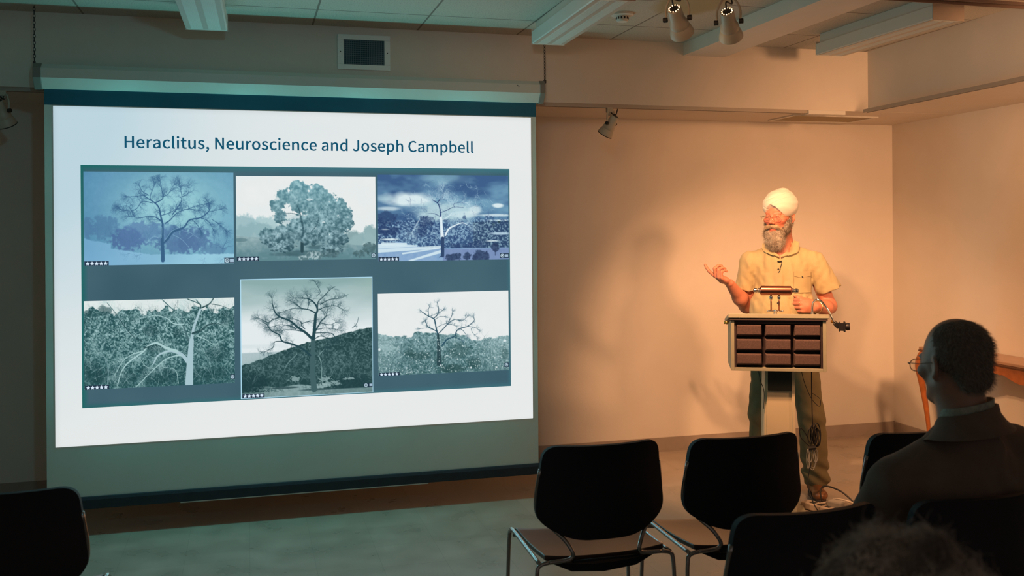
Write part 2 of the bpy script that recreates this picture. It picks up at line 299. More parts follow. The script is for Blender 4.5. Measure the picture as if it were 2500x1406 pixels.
# smoke detector
s = empty('smoke_detector', (2.0, 4.95, ZC)); tag(s, 'small white smoke detector on the ceiling between fixture and track spots', 'smoke detector')
MB().lathe([(0.062, 0), (0.062, -0.012), (0.048, -0.016), (0.001, -0.017)], 28).build('base_plate', M_white, s, auto=40)
MB().lathe([(0.034, -0.014), (0.034, -0.036), (0.028, -0.046), (0.001, -0.048)], 28).build('sensor_cap', M_white, s, auto=40)
mb = MB()
for k in range(12):
    a = k*math.pi/6; mb.box(-0.004, 0.004, 0.033, 0.0355, -0.034, -0.022, Matrix.Rotation(a, 4, 'Z'))
mb.build('sensor_slots', M_black, s)
GLYPH={',':(97,'26 -67 54 -49 71 -24 77 7 74 27 65 40 50 44 38 41 30 34 26 22 30 10 38 2 50 -1 54 0 49 -20 37 -36 19 -48','7 5 6 8 5 7 8 4 5 9 4 8 9 3 4 10 3 9 11 3 10 11 13 3 13 2 3 12 13 11 14 2 13 15 2 14 15 1 2 16 1 15 0 1 16'),
'C':(223,'132 -5 163 0 189 12 211 32 193 53 176 37 156 27 133 24 91 37 63 73 54 129 64 185 92 220 134 233 155 230 172 221 187 209 204 230 187 245 163 257 134 261 76 245 35 200 20 128 35 57 75 11','21 19 20 21 18 19 21 17 18 22 12 21 12 13 21 13 17 21 14 17 13 15 17 14 15 16 17 22 11 12 23 11 22 23 10 11 23 9 10 24 9 23 24 8 9 25 8 24 5 3 4 6 3 5 25 7 8 6 2 3 7 2 6 25 2 7 25 1 2 0 1 25'),
'H':(254,'35 0 68 0 68 121 187 121 187 0 220 0 220 257 187 257 187 149 68 149 68 257 35 257','0 10 11 0 9 10 8 6 7 8 5 6 0 2 9 2 8 9 2 3 8 3 5 8 0 1 2 4 5 3'),
'J':(187,'83 -5 124 6 147 35 154 75 154 257 121 257 121 78 117 47 103 29 80 24 63 27 48 36 35 53 12 36 30 14 54 0','6 4 5 6 3 4 7 3 6 7 2 3 13 11 12 8 2 7 13 10 11 14 10 13 8 1 2 9 1 8 14 9 10 14 1 9 15 1 14 15 0 1'),
'N':(253,'35 0 66 0 66 135 65 162 64 189 62 215 63 215 91 162 185 0 218 0 218 257 187 257 187 123 188 96 189 69 192 42 190 42 162 95 68 257 35 257','0 5 19 5 18 19 5 6 18 6 17 18 12 10 11 12 9 10 0 4 5 7 17 6 0 3 4 8 17 7 0 2 3 0 1 2 13 9 12 14 9 13 8 16 17 15 9 14 8 15 16 8 9 15'),
'a':(197,'76 -5 99 -1 120 9 139 23 140 23 143 0 169 0 169 117 162 158 141 185 103 195 74 191 49 182 29 170 41 148 58 158 77 165 98 168 122 161 134 144 137 120 71 107 33 84 21 49 28 20 47 2 85 21 68 24 56 34 51 51 59 73 87 89 137 99 137 46 120 32 103 24','11 9 10 12 9 11 12 8 9 13 17 12 17 8 12 14 15 13 15 16 13 16 17 13 18 8 17 19 8 18 19 7 8 20 7 19 21 7 20 21 32 7 32 6 7 22 32 21 22 31 32 33 6 32 22 30 31 23 30 22 23 29 30 23 28 29 24 28 23 34 4 33 4 6 33 24 27 28 35 4 34 24 26 27 26 3 35 3 4 35 26 2 3 5 6 4 24 2 26 25 2 24 25 1 2 0 1 25'),
'b':(216,'116 -5 157 8 187 42 199 98 190 149 164 183 123 195 102 191 82 182 63 168 64 202 64 279 32 279 32 0 58 0 61 20 62 20 79 7 98 -2 111 22 97 24 81 30 64 42 64 142 82 156 99 165 115 168 144 159 160 135 165 98 158 57 139 31','13 11 12 13 10 11 13 9 10 7 5 6 8 5 7 8 4 5 9 26 8 26 4 8 13 23 9 23 24 9 24 25 9 25 26 9 27 4 26 28 4 27 28 3 4 13 22 23 29 3 28 29 2 3 30 2 29 31 2 30 31 1 2 13 15 22 15 21 22 19 1 31 15 20 21 15 19 20 15 16 19 16 1 19 13 14 15 17 1 16 17 0 1 18 0 17'),
'c':(178,'107 -5 129 -2 150 7 169 19 155 41 142 31 127 25 110 22 79 31 59 57 51 95 59 133 80 159 111 168 125 166 137 160 149 152 165 173 150 184 132 192 110 195 64 183 31 149 18 95 30 41 62 7','21 19 20 21 18 19 21 17 18 22 13 21 13 17 21 13 14 17 14 15 17 15 16 17 22 12 13 22 11 12 23 11 22 23 10 11 24 10 23 24 9 10 24 8 9 25 8 24 5 3 4 6 3 5 25 7 8 7 3 6 25 3 7 25 2 3 0 2 25 0 1 2'),
'd':(217,'97 -5 119 -1 138 9 155 22 156 22 159 0 185 0 185 279 153 279 153 206 154 173 138 185 121 192 101 195 60 183 30 148 19 95 28 41 55 7 104 22 76 31 58 56 51 95 59 133 79 159 106 168 122 166 137 160 153 148 153 48 137 34 121 25','9 7 8 9 6 7 10 6 9 14 12 13 14 11 12 14 10 11 15 25 14 25 10 14 25 26 10 26 27 10 27 28 10 28 6 10 15 24 25 15 23 24 16 23 15 29 6 28 16 22 23 16 21 22 17 21 16 17 20 21 30 4 29 4 6 29 18 20 17 31 4 30 18 19 20 19 4 31 18 3 19 3 4 19 18 2 3 5 6 4 18 1 2 0 1 18'),
'e':(194,'109 -5 133 -2 154 5 172 15 160 36 146 28 130 23 113 21 81 29 59 52 50 88 178 88 179 93 179 99 179 106 170 153 145 184 103 195 62 183 31 148 18 95 31 41 63 7 49 110 59 142 79 163 104 169 129 163 146 143 151 110','18 16 17 18 15 16 19 25 18 25 26 18 26 15 18 27 15 26 28 15 27 19 24 25 28 14 15 20 24 19 29 14 28 20 23 24 20 29 23 20 14 29 20 13 14 20 12 13 21 10 20 10 12 20 10 11 12 21 9 10 21 8 9 22 8 21 5 3 4 22 7 8 6 3 5 7 3 6 22 3 7 22 2 3 0 2 22 0 1 2'),
'h':(212,'32 0 64 0 64 138 82 154 98 164 116 167 137 162 149 145 152 116 152 0 184 0 184 120 178 161 159 186 126 195 102 191 81 179 63 163 64 202 64 279 32 279','0 19 20 0 18 19 0 17 18 15 13 14 16 13 15 16 12 13 17 5 16 5 12 16 17 4 5 6 12 5 17 3 4 0 2 17 2 3 17 7 12 6 7 11 12 8 11 7 0 1 2 8 10 11 9 10 8'),
'i':(96,'48 229 59 232 67 239 70 251 67 262 59 269 48 271 37 269 30 262 27 251 30 239 37 232 32 0 64 0 64 190 32 190','12 14 15 12 13 14 7 5 6 8 5 7 8 4 5 9 4 8 9 3 4 10 3 9 10 2 3 11 2 10 11 1 2 0 1 11'),
'l':(99,'66 -5 74 -4 79 -3 84 -2 80 23 77 22 75 22 73 22 69 23 66 28 64 36 64 279 32 279 32 38 36 15 47 0','13 11 12 13 10 11 14 10 13 14 9 10 14 8 9 14 7 8 5 3 4 6 3 5 7 3 6 14 3 7 15 3 14 0 3 15 0 2 3 0 1 2'),
'm':(324,'32 0 64 0 64 138 81 154 97 164 112 167 132 162 144 145 147 116 147 0 179 0 179 138 196 154 212 164 227 167 247 162 259 145 263 116 263 0 294 0 294 120 288 161 269 186 237 195 215 190 194 178 174 159 164 178 146 191 121 195 100 191 80 179 62 162 62 162 58 190 32 190','30 28 29 24 22 23 31 28 30 31 27 28 25 22 24 0 34 35 0 33 34 25 21 22 32 27 31 32 5 27 5 26 27 26 14 25 14 21 25 32 4 5 6 26 5 26 13 14 15 21 14 32 3 4 26 12 13 0 32 33 0 2 32 2 3 32 7 26 6 16 21 15 16 20 21 7 12 26 7 11 12 8 11 7 17 20 16 0 1 2 8 10 11 17 19 20 9 10 8 18 19 17'),
'n':(213,'32 0 64 0 64 138 82 154 98 164 116 167 137 162 149 145 152 116 152 0 184 0 184 120 178 161 159 186 126 195 102 191 81 179 62 162 62 162 58 190 32 190','15 13 14 16 13 15 0 19 20 0 18 19 16 12 13 17 5 16 5 12 16 17 4 5 6 12 5 17 3 4 0 17 18 0 2 17 2 3 17 7 12 6 7 11 12 8 11 7 0 1 2 8 10 11 9 10 8'),
'o':(212,'106 -5 150 7 182 41 194 95 182 149 150 183 106 195 63 183 31 149 18 95 31 41 63 7 106 22 77 31 58 57 51 95 58 133 77 159 106 168 135 159 154 133 161 95 154 57 135 31','7 5 6 8 5 7 8 18 5 18 4 5 8 17 18 19 4 18 20 4 19 8 16 17 20 3 4 9 16 8 9 15 16 21 3 20 10 15 9 10 14 15 22 3 21 22 2 3 10 13 14 23 2 22 11 13 10 23 1 2 12 1 23 11 12 13 11 1 12 0 1 11'),
'p':(217,'32 -80 64 -80 64 -16 63 18 81 5 98 -2 116 -5 157 8 187 42 199 98 190 149 164 183 123 195 101 191 81 181 62 168 62 168 58 190 32 190 111 22 97 24 81 30 64 42 64 142 82 156 99 165 115 168 144 159 160 135 165 98 158 57 139 31','13 11 12 14 11 13 0 17 18 0 16 17 14 10 11 15 26 14 26 10 14 0 15 16 0 23 15 23 24 15 24 25 15 25 26 15 27 10 26 28 10 27 28 9 10 0 22 23 29 9 28 29 8 9 30 8 29 31 8 30 31 7 8 0 3 22 3 21 22 19 7 31 3 20 21 3 19 20 3 7 19 0 2 3 4 7 3 4 6 7 5 6 4 0 1 2'),
'r':(135,'32 0 64 0 64 122 79 148 95 162 112 166 119 166 125 165 131 163 137 191 131 193 124 195 116 195 96 190 78 176 62 155 62 155 58 190 32 190','13 11 12 13 10 11 13 9 10 13 8 9 14 7 13 7 8 13 0 17 18 0 16 17 15 5 14 5 6 14 6 7 14 15 4 5 15 3 4 0 15 16 0 2 15 2 3 15 0 1 2'),
's':(163,'82 -5 120 3 143 24 151 52 142 80 120 98 93 110 73 118 58 128 52 143 56 156 68 166 88 170 103 168 117 162 131 153 146 173 130 184 110 192 87 195 52 188 29 168 22 141 30 115 51 98 77 86 98 78 114 66 120 50 116 35 104 24 83 20 62 23 44 31 27 43 11 22 31 8 56 -1','20 18 19 20 17 18 21 17 20 21 16 17 21 12 16 12 13 16 13 14 16 14 15 16 21 11 12 22 11 21 22 10 11 22 9 10 22 8 9 23 8 22 23 7 8 23 6 7 24 6 23 24 5 6 24 4 5 25 4 24 26 4 25 26 3 4 27 3 26 28 3 27 28 2 3 29 2 28 35 33 34 30 2 29 35 32 33 31 2 30 31 1 2 35 31 32 36 31 35 36 1 31 37 1 36 37 0 1'),
't':(132,'92 -5 104 -4 116 -1 127 2 121 27 114 24 106 22 99 21 82 26 72 38 70 58 70 164 121 164 121 190 70 190 70 244 43 244 40 190 9 188 9 164 38 164 38 59 43 25 60 3','17 15 16 17 14 15 18 14 17 18 13 14 18 12 13 19 12 18 20 12 19 21 11 20 11 12 20 21 10 11 22 10 21 22 9 10 22 8 9 5 3 4 22 7 8 23 7 22 6 3 5 7 3 6 23 3 7 0 3 23 0 2 3 0 1 2'),
'u':(212,'88 -5 112 0 132 12 151 30 152 30 154 0 181 0 181 190 149 190 149 55 132 37 115 26 97 23 77 28 65 45 62 74 62 190 29 190 29 70 36 29 55 4','18 16 17 18 15 16 9 7 8 9 6 7 18 14 15 19 14 18 10 4 9 4 6 9 19 13 14 11 3 10 3 4 10 11 2 3 5 6 4 20 13 19 20 12 13 12 2 11 20 2 12 20 1 2 0 1 20')}
SPACE=78
# ------------------------------------------------------------------ track spots
M_spot = mat('spot_paint', (0.50, 0.45, 0.36), 0.42)
M_spotd = mat('spot_inside', (0.02, 0.02, 0.02), 0.6)
M_glow = emat('lamp_glow', (1.0, 0.55, 0.25), 6.0)
M_bulb = emat('lamp_face', (1.0, 0.55, 0.22), 9.0)
def spot_head(name, top, zt, direction, lit, label, scale=1.0, power=0, size=64, group='ceiling track spots'):
    """top: point on the track; the head hangs zt below and points along direction"""
    root = empty(name, top); tag(root, label, 'spotlight', group)
    d = Vector(direction).normalized()
    c = Vector((0, 0, -zt))
    q = d.to_track_quat('Z', 'Y'); Mh = Matrix.Translation(c) @ q.to_matrix().to_4x4() @ Matrix.Scale(scale, 4)
    MB().box(-0.02, 0.02, -0.015, 0.015, -0.03, 0).lathe([(0.008, -0.045*1), (0.008, -0.028)], 12).build('stem', M_spot, root, bevel=0.002)
    prof = [(0.027, -0.078), (0.030, -0.075), (0.032, -0.04), (0.034, -0.012), (0.041, 0.0), (0.043, 0.014), (0.041, 0.022), (0.044, 0.026), (0.052, 0.05), (0.054, 0.066), (0.050, 0.066), (0.046, 0.045), (0.001, 0.040)]
    MB().lathe(prof, 32, Mh).build('lamp_body', M_spot, root, auto=35)
    MB().lathe([(0.001, -0.0787), (0.0265, -0.0787), (0.0265, -0.0775), (0.001, -0.0775)], 24, Mh).build('back_plate', M_dark, root)
    if lit:
        mb = MB()
        for k in range(12):
            a = k*math.pi/6; mb.lathe([(0.0001, -0.0805), (0.0028, -0.080), (0.0028, -0.0785)], 8, Mh @ Matrix.Translation((0.0225*math.cos(a), 0.0225*math.sin(a), 0)))
        mb.build('vent_hole', M_glow, root)
        MB().lathe([(0.001, 0.0425), (0.044, 0.0455), (0.044, 0.0465), (0.001, 0.0475)], 24, Mh).build('lamp_face', M_bulb, root)
        lo = light('SPOT', 'lamp_beam', (0, 0, 0), power, WARM, spot_size=R(size), spot_blend=0.75, shadow_soft_size=0.035)
        lo.parent = root; lo.matrix_local = Matrix.Translation(c+d*0.075*scale) @ d.to_track_quat('-Z', 'Y').to_matrix().to_4x4()
    else:
        MB().lathe([(0.001, 0.0415), (0.045, 0.0435), (0.045, 0.046), (0.001, 0.046)], 24, Mh).build('lamp_face', M_spotd, root)
        MB().lathe([(0.0505, 0.064), (0.0545, 0.064), (0.0545, 0.069), (0.0505, 0.069)], 32, Mh).build('rim', M_spotd, root)
    # yoke in the plane of the stem and the head's axle
    side = d.cross(Vector((0, 0, 1))).normalized()
    piv = c-d*0.02*scale
    pts = [piv+side*0.050*scale, piv+side*0.052*scale+Vector((0, 0, 0.045)), piv+side*0.036*scale+Vector((0, 0, 0.085)), Vector((0, 0, -0.042))+side*0.012, Vector((0, 0, -0.042))-side*0.012, piv-side*0.036*scale+Vector((0, 0, 0.085)), piv-side*0.052*scale+Vector((0, 0, 0.045)), piv-side*0.050*scale]
    MB().tube(smoothpath(pts, 5), 0.0055, 8).build('yoke', M_spot, root, smooth=True)
    for sgn in (-1, 1):
        k = piv+side*0.046*scale*sgn
        MB().tube([k, k+side*sgn*0.018*scale], 0.0115*scale, 14).build('knob', M_spotd, root, auto=40, bevel=0.001)
    b = c-d*0.085*scale
    MB().tube(smoothpath([b, b-d*0.02+Vector((0, 0, 0.02)), b*0.5+Vector((0.02, 0, 0))+Vector((0, 0, -0.02)), Vector((0.005, 0, -0.03))], 5), 0.0035, 6).build('wire', M_black, root, smooth=True)
    return root
spot_head('track_spot', (1.832, 3.88, 2.67), 0.166, (1.15, 1.25, -1.30), True, 'lit cream track spot lower left of the two hanging over the speaker', power=LAMP_POWER)
spot_head('track_spot', (2.078, 3.88, 2.67), 0.168, (0.95, 1.25, -1.30), True, 'lit cream track spot nearest the ceiling beam, warm light on its side', power=LAMP_POWER)
spot_head('track_spot', (2.20, YS+0.02, ZL-0.02), 0.115, (-0.45, 0.55, -1.0), False, 'unlit cream track spot hanging right of the projection screen', scale=0.92)
spot_head('track_spot', (-1.255, YS+0.02, ZL-0.02), 0.125, (0.3, 0.55, -1.0), False, 'unlit dim track spot hanging left of the projection screen at the picture edge', scale=0.95)

# ------------------------------------------------------------------ projection screen
YP = 5.5
M_fab = mat('screen_fabric', (0.66, 0.72, 0.66), 0.85, noise=0.03, nscale=6, bump=0.05, bscale=400)
M_border = mat('screen_border', (0.008, 0.12, 0.19), 0.6, noise=0.1, spec=0.4)  # black band; teal of projector spill and flare put into its colour
M_case = mat('screen_case', (0.60, 0.60, 0.55), 0.45, noise=0.03, nscale=10)
M_bar = mat('screen_bar', (0.018, 0.028, 0.042), 0.55, noise=0.2, nscale=20)
M_cap = mat('case_cap', (0.20, 0.19, 0.17), 0.5)
scr = empty('projection_screen', (0.32, YP, 0)); tag(scr, 'wide hanging projection screen showing a slide of six tree pictures', 'projection screen')
X0, X1 = -1.02-0.32, 1.665-0.32
MB().box(X0, X1, -0.001, 0.001, 0.205, 2.272).build('fabric', M_fab, scr)
MB().box(X0-0.001, X1+0.001, -0.0015, 0.0015, 2.27, 2.40).build('border_band', M_border, scr)
case = [(-0.052, 2.405), (-0.052, 2.455), (-0.03, 2.478), (0.04, 2.478), (0.06, 2.455), (0.06, 2.40), (0.035, 2.352), (-0.012, 2.352)]
def caseprism(x0, x1, sc_=1.0):
    cy, cz = 0.004, 2.415
    return MB().prism([(cy+(y-cy)*sc_, cz+(z-cz)*sc_) for y, z in case], x0, x1, Matrix(((0, 1, 0, 0), (1, 0, 0, 0), (0, 0, 1, 0), (0, 0, 0, 1))))
caseprism(X0-0.005, X1+0.012).build('case', M_case, scr)
caseprism(X0-0.045, X0-0.005, 1.06).build('end_cap', M_cap, scr, bevel=0.003)
caseprism(X1+0.012, X1+0.045, 1.06).build('end_cap', M_cap, scr, bevel=0.003)
for cx in (-1.065-0.32, 1.722-0.32):
    mb = MB(); z = 2.478; k = 0
    while z < ZC-0.004:
        zz = min(0.02, ZC-z)
        ring = [Vector((0.0055*math.cos(a), 0, 0.0115*math.sin(a))) for a in [2*math.pi*i/12 for i in range(12)]]
        Mr = Matrix.Translation((cx, 0, z+0.009)) @ Matrix.Rotation(R(90*(k % 2)+25), 4, 'Z')
        mb.tube([Mr @ p for p in ring], 0.0017, 6, closed=True); z += 0.0175; k += 1
    mb.build('chain', M_dark, scr)
    MB().box(cx-0.006, cx+0.006, -0.012, 0.012, 2.472, 2.492).build('chain_hook', M_dark, scr, bevel=0.001)
MB().prism([(-0.014, 0.142), (-0.016, 0.19), (-0.010, 0.206), (0.010, 0.206), (0.016, 0.19), (0.014, 0.142)], X0-0.004, X1+0.004, Matrix(((0, 1, 0, 0), (1, 0, 0, 0), (0, 0, 1, 0), (0, 0, 0, 1)))).build('bottom_bar', M_bar, scr, bevel=0.002)
MB().tube([(X1+0.004, 0, 0.172), (X1+0.022, 0, 0.172)], 0.012, 12).build('bar_end', M_black, scr)
MB().tube([(X0-0.022, 0, 0.172), (X0-0.004, 0, 0.172)], 0.012, 12).build('bar_end', M_black, scr)
MB().box(-0.359-0.32, 0.997-0.32, -0.012, 0.012, 0.136, 0.143).build('pull_strip', M_case, scr)
MB().tube([(1.215, -0.054, 2.449), (1.228, -0.054, 2.440)], 0.0015, 5).build('case_scratch', M_black, scr)

# --- the projected slide: flat pictures lit by the projector
def colmesh(name, img, x0, x1, z0, z1, y, parent, m):
    """img: (rows, cols, 3) display values 0..1, top row first"""
    h, w_ = img.shape[:2]
    xs = np.linspace(x0, x1, w_); zs = np.linspace(z1, z0, h)
    X, Z = np.meshgrid(xs, zs)
    co = np.stack([X, np.full_like(X, y), Z], -1).reshape(-1, 3).astype(np.float32)
    i = np.arange(h*w_).reshape(h, w_)
    q = np.stack([i[:-1, :-1], i[1:, :-1], i[1:, 1:], i[:-1, 1:]], -1).reshape(-1, 4).astype(np.int32)
    me = bpy.data.meshes.new(name); me.vertices.add(len(co)); me.vertices.foreach_set('co', co.ravel())
    me.loops.add(q.size); me.loops.foreach_set('vertex_index', q.ravel())
    me.polygons.add(len(q)); me.polygons.foreach_set('loop_start', np.arange(0, q.size, 4, dtype=np.int32)); me.polygons.foreach_set('loop_total', np.full(len(q), 4, dtype=np.int32))
    me.update(); me.validate()
    a = me.color_attributes.new('picture', 'FLOAT_COLOR', 'POINT')
    c = np.clip(img, 0, 1).astype(np.float64); lin = np.where(c <= 0.04045, c/12.92, ((c+0.055)/1.055)**2.4)
    buf = np.ones((h*w_, 4), np.float32); buf[:, :3] = lin.reshape(-1, 3); a.data.foreach_set('color', buf.ravel())
    me.materials.append(m); o = bpy.data.objects.new(name, me); COL.objects.link(o); o.parent = parent; return o
M_pic = bpy.data.materials.new('projected_light'); M_pic.use_nodes = True
nt = M_pic.node_tree; nt.nodes.clear(); _o = nt.nodes.new('ShaderNodeOutputMaterial'); _e = nt.nodes.new('ShaderNodeEmission'); _a = nt.nodes.new('ShaderNodeAttribute'); _a.attribute_name = 'picture'
nt.links.new(_a.outputs['Color'], _e.inputs[0]); nt.links.new(_e.outputs[0], _o.inputs[0]); _e.inputs[1].default_value = 1.0

def vnoise(h, w_, cell, seed, octaves=4, aspect=1.0):
    rg = np.random.RandomState(seed); out = np.zeros((h, w_)); amp = 1; tot = 0
    for o in range(octaves):
        c = max(cell/2**o, 1.0); gy, gx = int(h/c)+3, int(w_/(c*aspect))+3
        g_ = rg.rand(gy, gx); y = np.arange(h)/c; x = np.arange(w_)/(c*aspect)
        y0 = y.astype(int); x0 = x.astype(int); fy = (y-y0)[:, None]; fx = (x-x0)[None]
        fy = fy*fy*(3-2*fy); fx = fx*fx*(3-2*fx)
        a = g_[y0][:, x0]; b = g_[y0][:, x0+1]; c_ = g_[y0+1][:, x0]; d = g_[y0+1][:, x0+1]
        out += amp*(a*(1-fy)*(1-fx)+b*(1-fy)*fx+c_*fy*(1-fx)+d*fy*fx); tot += amp; amp *= 0.55
    return out/tot
class Pic:
    def __init__(s, x0, y0, x1, y1, w_, h, seed):
        s.x0, s.y0 = x0, y0; s.k = w_/(x1-x0); s.ky = h/(y1-y0); s.w, s.h = w_, h
        s.img = np.zeros((h, w_, 3)); s.rg = random.Random(seed); s.seed = seed
        s.Y, s.X = np.mgrid[0:h, 0:w_].astype(float); s.U = s.X/s.k+x0; s.V = s.Y/s.ky+y0
    def seg(s, a, b, wa, wb, col, op=1.0):   # crop coordinates
        ax, ay = (a[0]-s.x0)*s.k, (a[1]-s.y0)*s.ky; bx, by = (b[0]-s.x0)*s.k, (b[1]-s.y0)*s.ky
        wa *= s.k/2; wb *= s.k/2; r = max(wa, wb)+1.5
        i0, i1 = int(max(min(ax, bx)-r, 0)), int(min(max(ax, bx)+r+1, s.w)); j0, j1 = int(max(min(ay, by)-r, 0)), int(min(max(ay, by)+r+1, s.h))
        if i0 >= i1 or j0 >= j1: return
        X = s.X[j0:j1, i0:i1]; Y = s.Y[j0:j1, i0:i1]
        dx, dy = bx-ax, by-ay; L = dx*dx+dy*dy+1e-9
        t = np.clip(((X-ax)*dx+(Y-ay)*dy)/L, 0, 1); d = np.hypot(X-ax-t*dx, Y-ay-t*dy); w_ = wa+(wb-wa)*t
        al = (np.clip(w_+0.5-d, 0, 1)*np.minimum(1, (w_*2+0.25))*op)[..., None]
        s.img[j0:j1, i0:i1] = s.img[j0:j1, i0:i1]*(1-al)+np.array(col)*al
    def twig(s, p, ang, L, w_, depth, col, op, env=None, curl=0.35):
        n = 4; q = p
        for i in range(n):
            ang += s.rg.uniform(-curl, curl); st = L/n
            e = (q[0]+math.cos(ang)*st, q[1]-math.sin(ang)*st)
            if env and not env(e): return
            wn = w_*(1-0.16*(i+1)); s.seg(q, e, w_*(1-0.16*i), wn, col, op); q = e
            if depth > 0:
                for sg in ((-1, 1) if s.rg.random() < 0.6 else (s.rg.choice((-1, 1)),)):
                    s.twig(q, ang+sg*s.rg.uniform(0.45, 1.0), L*s.rg.uniform(0.45, 0.7), wn*0.6, depth-1, col, op*0.93, env, curl)
    def tree(s, polys, col, tw=60, depth=2, dens=0.02, op=0.9, env=None, tww=5, lean=0.0, col2=None):
        for pl in polys:
            pts, w0, w1 = pl[0], pl[1], pl[2]; c = pl[3] if len(pl) > 3 else col
            nt_ = pl[4] if len(pl) > 4 else 1
            sm = smoothpath([(x, y, 0) for x, y in pts], 5); N = len(sm)
            for i in range(N-1): s.seg(sm[i], sm[i+1], w0+(w1-w0)*i/N, w0+(w1-w0)*(i+1)/N, c)
            if not nt_: continue
            for i in range(1, N):
                t = i/N; dlen = (sm[i]-sm[i-1]).length
                base = math.atan2(-(sm[i].y-sm[i-1].y), sm[i].x-sm[i-1].x)
                for _ in range(int(dlen*dens*nt_*(0.4+1.2*t)+s.rg.random())):
                    sg = s.rg.choice((-1, 1))
                    s.twig((sm[i].x, sm[i].y), base+sg*s.rg.uniform(0.4, 1.2)+lean*(math.pi/2-base), tw*s.rg.uniform(0.5, 1.2), tww, depth, col2 or col, op, env)
            base = math.atan2(-(sm[-1].y-sm[-3].y), sm[-1].x-sm[-3].x)
            if nt_:
                for sg in (-0.4, 0, 0.4): s.twig((sm[-1].x, sm[-1].y), base+sg, tw, tww, depth, col2 or col, op, env)
    def blend(s, mask, col): s.img = s.img*(1-mask[..., None])+np.array(col)*mask[..., None] if np.ndim(col) == 1 else s.img*(1-mask[..., None])+col*mask[..., None]
    def badge(s, stars_box, right_box, two):
        x0, y0, x1, y1 = stars_box
        m = ((s.U >= x0) & (s.U <= x1) & (s.V >= y0) & (s.V <= y1)).astype(float); s.blend(m*0.93, (0.13, 0.19, 0.27))
        n = 5; w_ = (x1-x0)
        for k in range(n):
            cx = x0+w_*(0.13+0.185*k); cy = (y0+y1)/2; r = w_*0.085
            dx = (s.U-cx); dy = (s.V-cy); rr = np.hypot(dx, dy); a = np.arctan2(dx, -dy)
            aa = np.abs((a+math.pi/5) % (2*math.pi/5)-math.pi/5)
            rad = r*0.40/np.maximum(np.cos(math.pi/5-aa)*0.40/0.40, 0.1)
            # star outline by linear interpolation between tip and notch
            ti = aa/(math.pi/5); rad = r*(1-ti)+r*0.45*ti
            s.blend(np.clip((rad-rr)*s.k+0.5, 0, 1), (0.86, 0.93, 0.99))
        if right_box:
            x0, y0, x1, y1 = right_box
            m = ((s.U >= x0) & (s.U <= x1) & (s.V >= y0) & (s.V <= y1)).astype(float); s.blend(m*0.85, (0.13, 0.20, 0.27))
            h = (y1-y0); cx = x0+h*0.5; cy = (y0+y1)/2; rr = np.hypot(s.U-cx, s.V-cy)
            s.blend(np.clip((h*0.07-np.abs(rr-h*0.30))*s.k+0.6, 0, 1), (0.75, 0.85, 0.90)); s.blend(np.clip((h*0.11-rr)*s.k+0.5, 0, 1), (0.9, 0.95, 1))
            if two:
                m = ((np.abs(s.U-(x1-h*0.45)) < h*0.32) & (np.abs(s.V-cy) < h*0.25)).astype(float); s.blend(m*0.9, (0.70, 0.80, 0.88))
def lerp3(a, b, t): return np.array(a)*(1-t[..., None])+np.array(b)*t[..., None]
def c8(*c): return tuple(x/255 for x in c)

